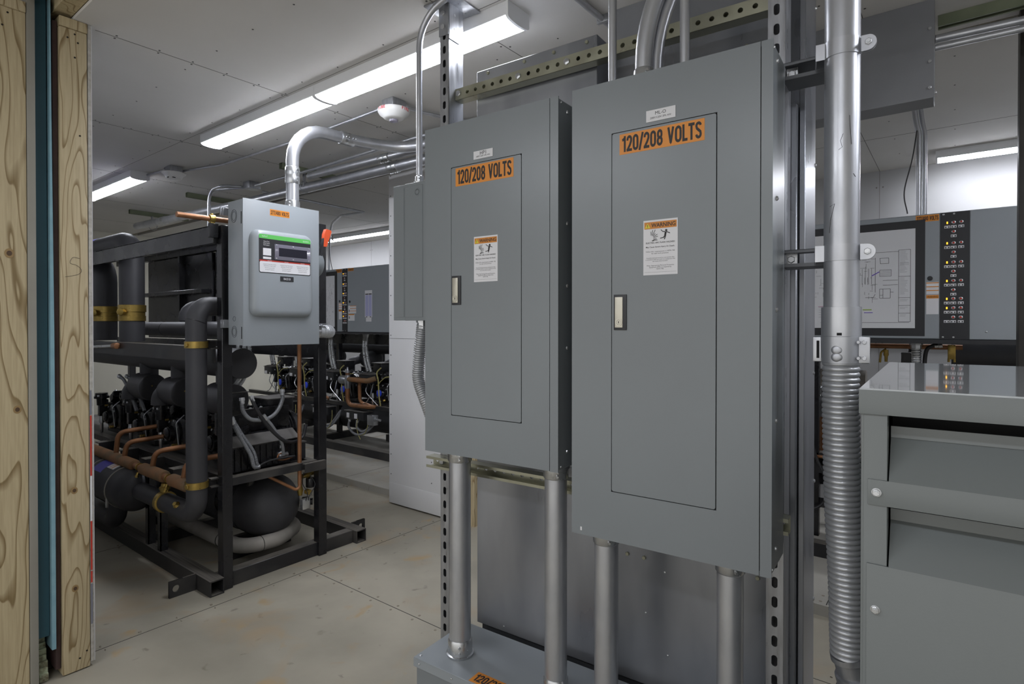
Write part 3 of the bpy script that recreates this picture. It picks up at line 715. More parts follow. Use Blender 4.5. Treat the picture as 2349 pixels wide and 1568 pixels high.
part(t, 'hose', flex(MB(), bend([(0.0, 0.195, 1.36), (0.0, 0.21, 1.27), (0.0, 0.222, 1.15), (0.0, 0.17, 1.05), (0.0, 0.135, 0.98)], 0.12, 6), 0.0235, 0.0085, 0.004), M['flexg'])
part(t, 'connector', MB().lathe((0.0, 0.194, 1.377), (0, 0, -1), [(0, 0.026), (0.008, 0.026), (0.008, 0.022), (0.03, 0.022)], 8), M['steel'])

# ---------------------------------------------------------------- round conduits
def coupling(mb, p, d, r, L=0.045, up=(-1, 0, 0)):
    p, d = Vector(p), Vector(d).normalized()
    mb.lathe(p-d*L, d, [(0, r+0.002), (0.004, r+0.0045), (L*0.8, r+0.0045), (L, r+0.002), (L*1.2, r+0.0045), (2*L-0.004, r+0.0045), (2*L, r+0.002)], 22)
    for k in (-0.7, -0.3, 0.3, 0.7): mb.hexnut(p+d*L*k+Vector(up)*(r+0.003), up, 0.005, 0.006)
def fitting(mb, p, d, r, L=0.05, up=(-0.8, -0.6, 0)):
    p, d = Vector(p), Vector(d).normalized(); u = Vector(up).normalized()
    mb.lathe(p, d, [(0, r+0.009), (0.007, r+0.010), (0.009, r+0.005), (L*0.9, r+0.004), (L, r+0.001)], 22)
    for k in (0.35, 0.7): mb.hexnut(p+d*L*k+u*(r+0.003), u, 0.0045, 0.006)
def conduit(name, label, fr, pts, r, bends=0.1, fits=(), coups=(), group=None, m='emt', up=(-1, 0, 0)):
    base = list(pts[0]); t = thing(name, label, 'conduit', fr, base, group)
    part(t, 'pipe', MB().tube(bend(pts, bends), r, 18), M[m])
    for p, d, L in fits:
        mb = MB(); fitting(mb, p, d, r, L); part(t, 'fitting', mb, M['steel'])
    for p, d in coups:
        mb = MB(); coupling(mb, p, d, r, 0.045, up); part(t, 'coupling', mb, M['steel'])
    return t
ZB = 0.256
for s, x, r, zt, lb in ((-0.089, -0.12, 0.0365, 0.944, 'leftmost thick conduit standing on the low trough, under the smaller panel'), (-0.461, -0.12, 0.0335, 0.944, 'thick conduit below the right edge of the smaller panel'),
                   (-0.626, -0.12, 0.0335, 0.786, 'thick conduit below the left part of the larger panel'), (-0.963, -0.12, 0.0315, 0.786, 'thick conduit below the right part of the larger panel')):
    conduit('vertical_conduit', lb, P, [(x, s, ZB), (x, s, zt)], r, fits=(((x, s, ZB), (0, 0, 1), 0.055), ((x, s, zt), (0, 0, -1), 0.04)), group='conduits between the panels and the trough')
conduit('thin_conduit', 'straight thin conduit rising from the left part of the larger panel', P, [(-0.12, -0.643, 2.004), (-0.12, -0.643, 2.545)], 0.0115, fits=(((-0.12, -0.643, 2.004), (0, 0, 1), 0.03),))
conduit('curved_conduit', 'thick curved conduit rising from the top of the larger panel', P, [(-0.12, -0.735, 2.004), (-0.12, -0.735, 2.19), (-0.07, -0.88, 2.47), (-0.07, -1.6, 2.50)], 0.0235, [0.5, 0.2], fits=(((-0.12, -0.735, 2.004), (0, 0, 1), 0.045),))
conduit('curved_conduit', 'second curved conduit close against the thick one on the larger panel', P, [(-0.085, -0.755, 2.004), (-0.085, -0.755, 2.19), (-0.03, -0.90, 2.44), (-0.03, -1.6, 2.45)], 0.0175, [0.5, 0.2], fits=(((-0.085, -0.755, 2.004), (0, 0, 1), 0.04),))
conduit('thin_conduit', 'rightmost thin conduit rising from the larger panel', P, [(-0.12, -0.846, 2.004), (-0.12, -0.846, 2.30), (-0.04, -0.90, 2.42), (-0.04, -1.6, 2.42)], 0.0125, 0.12, fits=(((-0.12, -0.846, 2.004), (0, 0, 1), 0.03),))
conduit('thin_conduit', 'thin conduit arching down onto the narrow cabinet', P, [(-0.03, 0.182, 1.887), (-0.03, 0.182, 2.50), (-0.03, 0.05, 2.535)], 0.0115, 0.14,
        fits=(((-0.03, 0.182, 1.887), (0, 0, 1), 0.03),), m='emt')

# ---------------------------------------------------------------- low trough on the floor
t = thing('floor_trough', 'low grey sheet metal wiring trough on the floor under the conduits', 'wiring trough', P, (-0.1, -0.6, 0))
part(t, 'body', MB().box(-0.218, 0.048, 0.018, -1.25, 0.0, 0.25, 0.002, 1), M['paint'])
part(t, 'lid', MB().box(-0.223, 0.052, 0.026, -1.26, 0.2505, 0.2555, 0.0012, 1).box(-0.2232, -0.2192, 0.026, -1.26, 0.225, 0.2515), M['paint2'])
mb = MB()
for s in (0.0, -0.14, -0.5, -0.9): mb.screw((-0.2232, s, 0.24), (-1, 0, 0), 0.004)
mb.screw((-0.205, 0.01, 0.2555), (0, 0, 1), 0.0045)
part(t, 'lid_screws', mb, M['steel'])
lb = part(t, 'voltage_label', MB().box(-0.218, -0.166, -0.205, -0.43, 0.2556, 0.2562), M['orange'], 'orange voltage sticker')
block_text(lb, '120/208 VOLTS', (-0.192, -0.317, 0.2565), 0.21, 0.036, '+z', M['ink'])

# ---------------------------------------------------------------- large conduit on strut arms
px, ps = -0.08, -1.198; pr_ = 0.0365
t = thing('large_conduit', 'large vertical galvanised conduit held by two strap clamps', 'conduit', P, (px, ps, 1.33))
part(t, 'pipe', MB().tube([(px, ps, 1.38), (px, ps, 2.546)], pr_, 32), M['emt'])
part(t, 'sleeve', MB().lathe((px, ps, 1.402), (0, 0, -1), [(0, pr_), (0.0005, pr_+0.0045), (0.067, pr_+0.0045), (0.0675, pr_+0.003)], 32), M['emt'])
mb = MB().lathe((px, ps, 1.336), (0, 0, -1), [(0, pr_+0.002), (0.002, pr_+0.0055), (0.062, pr_+0.0045), (0.063, pr_)], 32)
mb.box(px-0.003, px+0.003, ps+0.038, ps+0.058, 1.275, 1.332, 0.002).box(px-0.02, px-0.014, ps-0.036, ps-0.058, 1.275, 1.334, 0.002)
for z in (1.286, 1.322):
    mb.hexnut((px-0.02, ps-0.047, z), (-1, 0, 0), 0.005, 0.005); mb.hexnut((px-0.024, ps-0.036, z), (-1, 0, 0), 0.004, 0.006)
for z in (1.288, 1.304): mb.lathe((px-0.0375, ps+0.004, z), (-1, 0, 0), [(0, 0.013), (0.003, 0.011), (0.005, 0.006)], 16)
part(t, 'hose_connector', mb, M['emt'])
part(t, 'slot', MB().box(px-0.0413, px-0.0415, ps-0.005, ps+0.005, 1.337, 1.343).box(px-0.0033, px-0.0031, ps+0.044, ps+0.05, 1.283, 1.324), M['dark'])
marks = MB()
for pts in (((-0.5, 1.83), (-0.55, 1.80), (-0.62, 1.765)), ((-0.15, 1.79), (0.0, 1.775), (-0.1, 1.76), (0.1, 1.755)), ((0.6, 1.63), (0.3, 1.635), (0.55, 1.60), (0.62, 1.57)), ((-0.75, 1.70), (-0.9, 1.693))):
    marks.tube([(px-0.0368*math.cos(q), ps+0.0368*math.sin(q), z) for q, z in pts], 0.0005, 5)
part(t, 'marker_scribbles', marks, M['ink'])
t = thing('flexible_conduit', 'large ribbed flexible conduit hanging below the large conduit', 'conduit', P, (px, ps, 0.55))
path = spline([(px, ps, 1.278), (px, ps, 1.15), (px+0.001, ps-0.005, 0.95), (px+0.003, ps-0.013, 0.78), (px+0.004, ps-0.016, 0.66), (px+0.004, ps-0.018, 0.60)], 10)
part(t, 'hose', flex(MB(), path, 0.0390, 0.0122, 0.0042, 28), M['flexg'])
part(t, 'end_connector', MB().lathe((px+0.004, ps-0.018, 0.605), (0.1, -0.25, -1), [(0, 0.04), (0.012, 0.041), (0.012, 0.036), (0.045, 0.036), (0.047, 0.042), (0.07, 0.042), (0.085, 0.036), (0.2, 0.034)], 24), M['strut'])
for z, cz in ((1.99, 'upper'), (1.525, 'lower')):
    t = thing('cantilever_bracket', cz+' strut bracket reaching out from the upright to the large conduit', 'bracket', P, (0.0, -1.1, z))
    for q, nm in ((z+0.019, 'upper_plate'), (z-0.0215, 'lower_plate')):
        part(t, nm, MB().box(-0.035, 0.045, -1.066, -1.205, q, q+0.0028, 0.0006, 1).box(-0.035, -0.0325, -1.066, -1.205, q+0.002-(0.007 if q > z else 0), q+0.002+(0 if q > z else 0.007)), M['galvd'])
    part(t, 'bolt', MB().hexnut((-0.004, -1.082, z), (-1, 0, 0), 0.009, 0.01).box(-0.008, -0.0045, -1.07, -1.095, z-0.016, z+0.016), M['steel'])
    t = thing('pipe_clamp', 'strap clamp around the large conduit, at the '+cz+' arm', 'clamp', P, (px, ps, z))
    mb = MB()
    for zz in (z-0.0185,):
        ring = [(px+0.0385*math.cos(a), ps+0.0385*math.sin(a)) for a in [math.radians(95+k*10) for k in range(18)]]
        outer = [(-0.043, ps+0.052), (-0.05, ps+0.044)]+[(px+0.0385*math.cos(a), ps+0.0385*math.sin(a)) for a in [math.radians(65+k*11.5) for k in range(19)]]
        outer = [(-0.045, ps+0.060), (-0.10, ps+0.052)]+[(px+0.0385*math.cos(math.radians(120+k*6)), ps+0.0385*math.sin(math.radians(120+k*6))) for k in range(25)]
        inner = [(q[0]*1, q[1]) for q in outer]
        pl = outer+[(px+(q[0]-px)*0.955, ps+(q[1]-ps)*0.955) for q in outer[::-1]]
        mb.poly([(a[0], a[1], zz) for a in pl], (0, 0, 0.037))
    part(t, 'strap', mb, M['emt'])
    mb = MB()
    for xx in (px-0.016, px-0.008): mb.poly([(xx, ps-0.038, z-0.0175), (xx, ps-0.05, z-0.0175)]+[(xx, ps-0.05-0.0175*math.sin(math.radians(a)), z-0.0175*math.cos(math.radians(a))) for a in range(15, 180, 15)]+[(xx, ps-0.038, z+0.0175)], (0.003, 0, 0))
    part(t, 'ears', mb, M['emt'])
    part(t, 'clamp_bolt', MB().hexnut((px-0.016, ps-0.052, z), (-1, 0, 0), 0.0075, 0.006).lathe((px-0.022, ps-0.052, z), (-1, 0, 0), [(0, 0.004), (0.004, 0.004)], 10), M['steel'])

# ---------------------------------------------------------------- transformer
t = thing('transformer', 'large grey louvred transformer cabinet at the right edge', 'transformer', T, (0.36, -0.4, 0))
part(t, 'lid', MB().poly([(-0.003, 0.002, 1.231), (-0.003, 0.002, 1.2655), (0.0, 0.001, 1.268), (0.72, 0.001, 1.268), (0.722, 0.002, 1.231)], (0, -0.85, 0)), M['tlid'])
part(t, 'lid_skirt', MB().box(-0.004, -0.0005, 0.002, -0.85, 1.2305, 1.266, 0.0008), M['tpaint'])
part(t, 'side_panel', MB().box(0.0, 0.715, -0.001, -0.004, 0.0, 1.2305), M['tpaint'])
part(t, 'corner_post', MB().box(0.0, 0.035, -0.0035, -0.0335, 0.0, 1.2305, 0.0015), M['tpaint'])
part(t, 'rear_panel', MB().box(0.70, 0.715, -0.002, -0.85, 0.0, 1.2305), M['tpaint'])
part(t, 'right_side_panel', MB().box(0.0, 0.715, -0.847, -0.85, 0.0, 1.2305), M['tpaint'])
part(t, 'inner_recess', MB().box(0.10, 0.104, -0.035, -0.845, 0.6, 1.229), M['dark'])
part(t, 'louvre_panel', MB().box(-0.003, 0.0, -0.0095, -0.846, 1.0985, 1.1355, 0.0006)
     .poly([(-0.003, -0.037, 1.1350), (-0.003, -0.0355, 1.1355), (0.047, -0.0355, 1.192), (0.05, -0.037, 1.192), (0.05, -0.037, 1.1880)], (0, -0.81, 0))
     .box(0.045, 0.048, -0.0355, -0.846, 1.192, 1.209), M['tpaint'])
part(t, 'lower_front_panel', MB().box(-0.003, 0.0, -0.0085, -0.846, 0.05, 1.0115, 0.0006)
     .poly([(-0.003, -0.037, 1.0110), (-0.003, -0.0355, 1.0115), (0.047, -0.0355, 1.068), (0.05, -0.037, 1.068), (0.05, -0.037, 1.0640)], (0, -0.81, 0))
     .box(0.045, 0.048, -0.0355, -0.846, 1.068, 1.085), M['tpaint'])
mb = MB()
for s, z in ((-0.0205, 1.1175), (-0.0195, 0.946), (-0.0195, 0.3), (-0.82, 1.1175), (-0.82, 0.946)):
    mb.lathe((-0.003, s, z), (-1, 0, 0), [(0, 0.0062), (0.001, 0.0062)], 20); mb.hexnut((-0.004, s, z), (-1, 0, 0), 0.0055, 0.004); mb.cyl((-0.004, s, z), (-0.0105, s, z), 0.0028, 10)
part(t, 'bolts', mb, M['steel'])
part(t, 'base_feet', MB().box(0.02, 0.7, -0.03, -0.1, 0, 0.05).box(0.02, 0.7, -0.75, -0.82, 0, 0.05), M['tpaint'])

# ---------------------------------------------------------------- grey box hung under the ceiling
t = thing('hanging_box', 'dark grey metal box hanging from the ceiling behind the large conduit', 'electrical box', W, (2.65, 0.28, 2.19))
part(t, 'body', MB().box(2.60, 2.72, 0.068, 0.55, 2.19, 2.546, 0.002, 1), mat('dark grey enamel', '76777a', 0.45, 0.2, c2='7f8083', scale=4))
part(t, 'cover', MB().box(2.596, 2.5995, 0.066, 0.56, 2.188, 2.546, 0.001, 1), mat('dark grey cover', '7a7b7e', 0.45, 0.2, c2='838487', scale=4))
mb = MB()
for z in (2.225, 2.32, 2.44): mb.hexnut((2.596, 0.08, z), (-1, 0, 0), 0.006, 0.006)
mb.hexnut((2.64, 0.068, 2.217), (0, -1, 0), 0.006, 0.008)
part(t, 'cover_screws', mb, M['steel'])
# ---------------------------------------------------------------- ceiling lamps
def lamp(label, x, y0, y1, near_cap=True, group='ceiling strip lamps', z=CE):
    """strip lamp along y, its left foot at x"""
    t = thing('strip_lamp', label, 'ceiling lamp', W, (x+0.065, (y0+y1)/2, z), group)
    part(t, 'housing', MB().poly([(x, y0+0.004, z-0.0005), (x, y0+0.004, z-0.050), (x+0.003, y0+0.004, z-0.052), (x+0.127, y0+0.004, z-0.052), (x+0.13, y0+0.004, z-0.050), (x+0.13, y0+0.004, z-0.0005)], (0, y1-y0-0.008, 0)), M['housing'])
    prof = [(x+0.004, z-0.0525)]+[(x+0.065-0.061*math.cos(math.radians(a)), z-0.0525-0.014*math.sin(math.radians(a))**0.8) for a in range(15, 180, 15)]+[(x+0.126, z-0.0525)]
    part(t, 'diffuser', MB().poly([(a, y0+0.012, b) for a, b in prof], (0, y1-y0-0.024, 0)), M['glow'])
    for nm, a, b in (('end_cap', y0, y0+0.011), ('end_cap', y1-0.011, y1)):
        pr2 = [(x-0.001, z-0.0006)]+[(x-0.001, z-0.052)]+[(x+0.065-0.066*math.cos(math.radians(q)), z-0.0525-0.016*math.sin(math.radians(q))**0.8) for q in range(15, 180, 15)]+[(x+0.131, z-0.052), (x+0.131, z-0.0006)]
        part(t, nm, MB().poly([(c, a, d) for c, d in pr2], (0, b-a, 0)), M['housing'])
    return t
lamp('nearest strip lamp, crossing behind the left upright', 1.656, 1.298, 2.519)
lamp('strip lamp ending beside the fire detector, joined to the nearest lamp', 1.656, 2.521, 3.742)
lamp('short bright strip lamp at the far left beside the timber post', 1.70, 5.0, 6.22)
lamp('strip lamp at the far right above the control cabinets', 4.88, -1.11, 0.115)
lamp('far strip lamp seen just left of the narrow cabinet', 4.60, 5.35, 6.57)
lamp('far strip lamp behind the orange switch handle', 4.60, 6.59, 7.81)
lamp('added unseen strip lamp over the rear bay, behind the panel stand', 4.7, 1.8, 3.02)  # added out of sight to brighten the rear bay
lamp('added unseen strip lamp in the near bay above the transformer side', 1.656, -1.75, -0.53)  # added outside the frame for more light on the right
lamp('added fill strip lamp in the rear bay beyond the right edge of the view', 2.62, -2.1, -0.88)  # fill lamp added out of frame to brighten the cabinet side
lamp('added fill strip lamp over the aisle behind the camera', -0.9, -0.4, 0.82)  # added behind the camera to light the panel fronts
lamp('second added fill strip lamp over the aisle behind the camera', -0.9, 1.2, 2.42)  # another lamp added for frontal fill

# ---------------------------------------------------------------- detectors
def detector(label, x, y, dx, fire):
    t = thing('smoke_detector', label, 'fire detector', W, (x, y, CE))
    part(t, 'back_box', MB().box(x-0.045, x+0.045, y-0.045, y+0.045, CE-0.045, CE-0.0005, 0.003, 1), M['strut'])
    if fire:
        part(t, 'sensor_head', MB().lathe((x, y, CE-0.046), (0, 0, -1), [(0, 0.070), (0.004, 0.083), (0.018, 0.083), (0.030, 0.076), (0.042, 0.058), (0.048, 0.054), (0.052, 0.045), (0.056, 0.030), (0.057, 0.0)], 36), M['wplastic'])
        part(t, 'strobe_lens', MB().lathe((x, y, CE-0.102), (0, 0, -1), [(0, 0.024), (0.010, 0.022), (0.014, 0.012), (0.015, 0)], 20), M['lens'])
        for a in (262, 165, 60):
            for k, ch in enumerate('FIRE'):
                q = math.radians(a+k*9.5); d = Vector((math.cos(q), math.sin(q), 0))
                cu = bpy.data.curves.new('letter', 'FONT'); cu.body = ch; cu.size = 0.021; cu.align_x = 'CENTER'; cu.align_y = 'CENTER'; cu.extrude = 0.0003; cu.offset = 0.0006; cu.materials.append(M['redink'])
                o = bpy.data.objects.new('letter', cu); C.objects.link(o); bpy.context.view_layer.update(); me = bpy.data.meshes.new_from_object(o); bpy.data.objects.remove(o)
                o = bpy.data.objects.new('letter', me); C.objects.link(o); o.parent = t
                zx = Vector((-math.sin(q), math.cos(q), 0)); m = Matrix((zx, Vector((0, 0, 1)), zx.cross(Vector((0, 0, 1))))).transposed().to_4x4()
                o.matrix_local = Matrix.Translation(d*0.0836+Vector((0, 0, -0.060))) @ m
    else:
        part(t, 'sensor_head', MB().lathe((x, y, CE-0.046), (0, 0, -1), [(0, 0.08), (0.004, 0.083), (0.010, 0.080), (0.022, 0.064), (0.034, 0.055), (0.044, 0.052), (0.050, 0.036), (0.054, 0.03), (0.055, 0)], 36), M['wplastic'])
        part(t, 'vents', MB().box(x-0.054, x-0.045, y-0.03, y-0.012, CE-0.092, CE-0.088).box(x-0.03, x-0.01, y-0.055, y-0.045, CE-0.092, CE-0.088), M['dark'])
    return t
detector('white round fire detector with red FIRE lettering on a square metal box', 2.03, 2.36, 0, True)
detector('plain white round smoke detector, further away over the black rack', 1.87, 4.66, 0, False)

# ---------------------------------------------------------------- conduits under the ceiling
zc = 2.527
conduit('thin_conduit', 'thin ceiling conduit running between the two detectors', W, [(2.03, 2.41, zc), (2.055, 3.3, zc), (2.03, 4.25, zc), (1.93, 4.66, zc)], 0.0095, [0.3, 0.25], fits=(((2.03, 2.41, zc), (0, 1, 0), 0.025),), up=(0, 0, -1))
conduit('thin_conduit', 'thin ceiling conduit going left past the short lamp from the plain detector', W, [(1.84, 4.71, zc), (1.80, 5.2, zc), (1.79, 7.2, zc)], 0.0095, 0.3, fits=(((1.84, 4.71, zc), (0, 1, 0), 0.025),), up=(0, 0, -1))
conduit('thin_conduit', 'thin ceiling conduit leaving the fire detector towards the upright', W, [(2.08, 2.34, zc), (2.2, 2.33, zc), (2.38, 2.27, zc), (2.8, 2.0, zc)], 0.0095, 0.2, fits=(((2.08, 2.34, zc), (1, 0, 0), 0.025),), up=(0, 0, -1))
conduit('thin_conduit', 'thin conduit strapped to the ceiling above the larger panel', W, [(1.45, 1.085, 2.531), (2.5, 1.07, 2.531)], 0.0115)
single('conduit_strap', MB().box(1.955, 1.97, 1.05, 1.10, 2.517, 2.5455, 0.002), M['strut'], 'small strap holding the conduit to the ceiling above the larger panel', 'strap', W, (1.96, 1.07, 2.546))
conduit('ceiling_conduit', 'thickest long conduit hung under the ceiling over the rack', W, [(2.40, 6.9, 2.405), (2.50, 5.0, 2.405), (2.545, 2.7, 2.405), (2.66, 0.552, 2.405)], 0.036, 0.6, coups=(((2.54, 2.95, 2.405), (0.02, -1, 0)), ((2.435, 6.3, 2.405), (0.05, -1, 0))), up=(0, 0, -1))
conduit('ceiling_conduit', 'medium long conduit beside the thickest one under the ceiling', W, [(2.425, 3.75, 2.445), (2.475, 2.7, 2.450), (2.61, 0.552, 2.49)], 0.024, 0.5, coups=(((2.46, 2.95, 2.445), (0.04, -1, 0)),), up=(0, 0, -1))
conduit('ceiling_conduit', 'slim long conduit running to the small ceiling box', W, [(2.45, 4.55, 2.50), (2.44, 3.7, 2.495), (2.42, 2.6, 2.50), (2.55, 0.6, 2.515)], 0.012, 0.4)
conduit('thin_conduit', 'thin conduit dropping behind the rack with a wide bend at the ceiling', W, [(2.28, 5.0, 1.80), (2.28, 5.0, 2.49), (2.28, 4.78, 2.50), (2.40, 4.68, 2.50)], 0.0125, [0.16, 0.1])
conduit('thin_conduit', 'second thin conduit dropping behind the rack, next to the bent one', W, [(2.31, 5.06, 1.80), (2.31, 5.06, 2.51), (2.45, 4.73, 2.51)], 0.0125, [0.08])
t = thing('junction_box', 'small square metal junction box on the ceiling over the rack', 'junction box', W, (2.47, 4.66, CE))
part(t, 'body', MB().box(2.42, 2.52, 4.60, 4.70, CE-0.055, CE-0.001, 0.002), M['strut'])
part(t, 'cover', MB().box(2.415, 2.525, 4.595, 4.705, CE-0.059, CE-0.0555, 0.001), M['strut'])
for y, x0, x1, lb in ((6.75, 2.28, 2.85, 'farthest green strut under the ceiling carrying the long conduits'), (5.47, 2.30, 2.85, 'middle green strut under the ceiling, above the copper stub'), (3.92, 2.30, 2.85, 'nearest green strut under the ceiling, behind the upright of the feed conduit')):
    t = thing('ceiling_strut', lb, 'strut', W, (x0, y, CE), 'green struts under the ceiling')
    part(t, 'channel', channel(MB(), (x0, y, CE-0.0005), (1, 0, 0), (0, 1, 0), (0, 0, -1), x1-x0, False, 1, 0, 0), M['green'])
    part(t, 'hanger', MB().box(2.485, 2.50, y-0.01, y+0.01, 2.40, CE-0.03).tube([(2.50+0.042*math.cos(math.radians(a)), y, 2.405+0.042*math.sin(math.radians(a))) for a in range(0, 361, 20)], 0.0035, 6), M['strut'])
conduit('thin_conduit', 'thin ceiling conduit running right behind the feed conduit', W, [(2.6, 4.72, 2.50), (3.70, 4.76, 2.50)], 0.0115)
conduit('thin_conduit', 'thin conduit bending down to the far control cabinet', W, [(3.70, 4.76, 2.50), (3.70, 5.15, 2.51), (3.95, 5.70, 2.50), (3.95, 5.72, 1.95)], 0.0115, [0.05, 0.2, 0.12])

conduit('thin_conduit', 'thin conduit dropping from the ceiling onto the right control cabinet', W, [(3.80, 0.185, 2.545), (3.80, 0.175, 2.45), (3.80, 0.163, 2.39), (3.80, 0.163, 1.95)], 0.013, 0.2)
conduit('thin_conduit', 'twin thin conduit close beside the one onto the right control cabinet', W, [(3.815, 0.158, 2.545), (3.815, 0.148, 2.45), (3.815, 0.137, 2.39), (3.815, 0.137, 1.95)], 0.011, 0.2)
single('hanging_cable', MB().tube(spline([(3.77, 0.17, 2.40), (3.77, 0.19, 2.25), (3.77, 0.225, 2.08), (3.77, 0.21, 1.96)]), 0.0035, 6), M['cable'], 'thin grey cable sagging from the conduit to the right control cabinet', 'cable', W, (3.77, 0.2, 1.95))
single('hanging_cable', MB().tube(spline([(3.93, 5.69, 2.35), (3.92, 5.66, 2.15), (3.92, 5.60, 1.95)]), 0.0035, 6), M['cable'], 'thin grey cable hanging beside the conduit over the far control cabinet', 'cable', W, (3.93, 5.7, 1.95))

# ---------------------------------------------------------------- safety switch on the rack
t = thing('safety_switch', 'grey safety switch box with a domed cover and green striped label, on the black rack', 'electrical switch', W, (1.64, 2.86, 1.257))
yf = 2.775
part(t, 'box', MB().box(1.430, 1.850, yf+0.004, 2.93, 1.258, 1.982, 0.003, 2), M['paint2'])
part(t, 'cover', MB().box(1.427, 1.853, yf-0.001, yf+0.0035, 1.255, 1.985, 0.0012, 2), M['paint2'])
def dome(x0, x1, z0, z1, r, y0, y1, s):
    pts = []
    for cx, cz, a0 in ((x1-r, z1-r, 0), (x0+r, z1-r, 90), (x0+r, z0+r, 180), (x1-r, z0+r, 270)):
        for k in range(7):
            a = math.radians(a0+k*15); pts.append((cx+r*math.cos(a), cz+r*math.sin(a)))
    return pts
mb = MB(); rg = []
for ins, y in ((0, yf-0.001), (0.001, yf-0.012), (0.006, yf-0.024), (0.014, yf-0.032), (0.024, yf-0.036), (0.034, yf-0.0372)):
    rg.append([Vector((a, y, b)) for a, b in dome(1.458+ins, 1.800-ins, 1.400+ins, 1.838-ins, 0.045-ins*0.7, 0, 0, 0)])
mb.rings(rg); part(t, 'domed_cover', mb, M['paint2'])
yb = yf-0.0374
lb = part(t, 'rating_label', MB().poly([(a, yb, b) for a, b in dome(1.489, 1.776, 1.620, 1.812, 0.010, 0, 0, 0)], (0, -0.0005, 0)), M['blackp'], 'black label with a green band and a white caution strip')
part(lb, 'green_band', MB().poly([(1.489, yb-0.0006, 1.792), (1.776, yb-0.0006, 1.790), (1.776, yb-0.0006, 1.806), (1.772, yb-0.0006, 1.812), (1.494, yb-0.0006, 1.813), (1.489, yb-0.0006, 1.809)], (0, -0.0003, 0)), M['greenl'])
part(lb, 'red_line', MB().box(1.492, 1.773, yb-0.0009, yb-0.0006, 1.678, 1.685), M['red'])
cp = part(lb, 'caution_strip', MB().poly([(a, yb-0.0006, b) for a, b in dome(1.492, 1.773, 1.624, 1.678, 0.008, 0, 0, 0)], (0, -0.0003, 0)), M['white'])
for k in range(3):
    text(cp, 'HAZARD OF ELECTRIC SHOCK,\nEXPLOSION, OR ARC FLASH\nDisconnect power before\nservicing this equipment', (1.545+k*0.092, yb-0.0010, 1.650), 0.07, 0.034, '-y', M['greyink'])
    text(lb, 'DANGER', (1.545+k*0.092, yb-0.0010, 1.6815), 0.022, 0.004, '-y', M['white'])
text(lb, 'VisiPacT', (1.519, yb-0.0010, 1.803), 0.03, 0.007, '-y', M['white'])
text(lb, 'SQUARE D', (1.748, yb-0.0010, 1.800), 0.034, 0.008, '-y', M['white'])
text(lb, 'Heavy Duty\nSafety Switch\nInterrupteur', (1.528, yb-0.0009, 1.768), 0.034, 0.026, '-y', M['white'])
part(lb, 'data_plate', MB().box(1.510, 1.553, yb-0.0009, yb-0.0006, 1.708, 1.744), M['white'])
part(lb, 'serial_strip', MB().box(1.510, 1.553, yb-0.0009, yb-0.0006, 1.690, 1.701), M['white'])
w = part(t, 'viewing_window', MB().box(1.570, 1.773, yb-0.006, yb, 1.690, 1.770, 0.004), M['lens'], 'clear plastic window frame')
part(w, 'window_glass', MB().box(1.592, 1.752, yb-0.0066, yb-0.0058, 1.709, 1.752, 0.0002, 1), M['window'])
mb = MB()
for x in (1.579, 1.672, 1.763):
    for z in (1.763, 1.697): mb.screw((x, yb-0.006, z), (0, -1, 0), 0.0035)
part(w, 'window_screws', mb, M['steel'])
n = part(t, 'name_plate', MB().box(1.602, 1.676, yb-0.002, yb, 1.583, 1.608), M['blackp'], 'small black name plate')
text(n, 'RACK B', (1.639, yb-0.0022, 1.5955), 0.037, 0.011, '-y', M['white'], bold=0.01)
v = part(t, 'voltage_label', MB().box(1.568, 1.676, yf-0.0016, yf-0.001, 1.919, 1.951), M['orange'], 'orange voltage sticker')
block_text(v, '277/480 VOLTS', (1.622, yf-0.0019, 1.935), 0.10, 0.020, '-y', M['ink'])
mb = MB()
for z, rr in ((1.905, 0.032), (1.325, 0.028)):
    for k in (1.0, 0.7):
        mb.tube([(1.4295, 2.868+rr*k*0.9*math.cos(math.radians(a)), z+rr*k*math.sin(math.radians(a))) for a in range(0, 361, 20)], 0.0012, 5)
mb.tube([(1.4295, 2.868+0.012*math.cos(math.radians(a)), 1.39+0.012*math.sin(math.radians(a))) for a in range(0, 361, 30)], 0.001, 5)
part(t, 'knockouts', mb, plain('knockout groove', '4b4f52', 0.5))
mb = MB()
for z in (1.89, 1.32): mb.box(1.4285, 1.43, 2.792, 2.797, z-0.03, z+0.03)
part(t, 'side_slots', mb, M['dark'])
h = part(t, 'operating_handle', MB().poly([(1.872, 2.80, 1.74), (1.886, 2.80, 1.73), (1.925, 2.80, 1.86), (1.912, 2.80, 1.875)], (0, 0.022, 0)).box(1.852, 1.876, 2.80, 2.85, 1.70, 1.77, 0.004), M['blackp'])
part(h, 'orange_grip', MB().poly([(1.899, 2.798, 1.797), (1.919, 2.798, 1.797), (1.951, 2.798, 1.885), (1.944, 2.798, 1.893), (1.917, 2.798, 1.897), (1.905, 2.798, 1.867)], (0, 0.026, 0)), M['orangep'], 'orange handle grip')
part(t, 'handle_hub', MB().lathe((1.853, 2.86, 1.70), (1, 0, 0), [(0, 0.075), (0.03, 0.075), (0.045, 0.07), (0.052, 0.055)], 30), M['paint'])
mb = MB()
for z in (1.932, 1.365): mb.box(1.405, 1.905, 2.9305, 2.9515, z-0.02, z+0.02, 0.001, 1)
part(t, 'mounting_struts', mb, M['strut'])
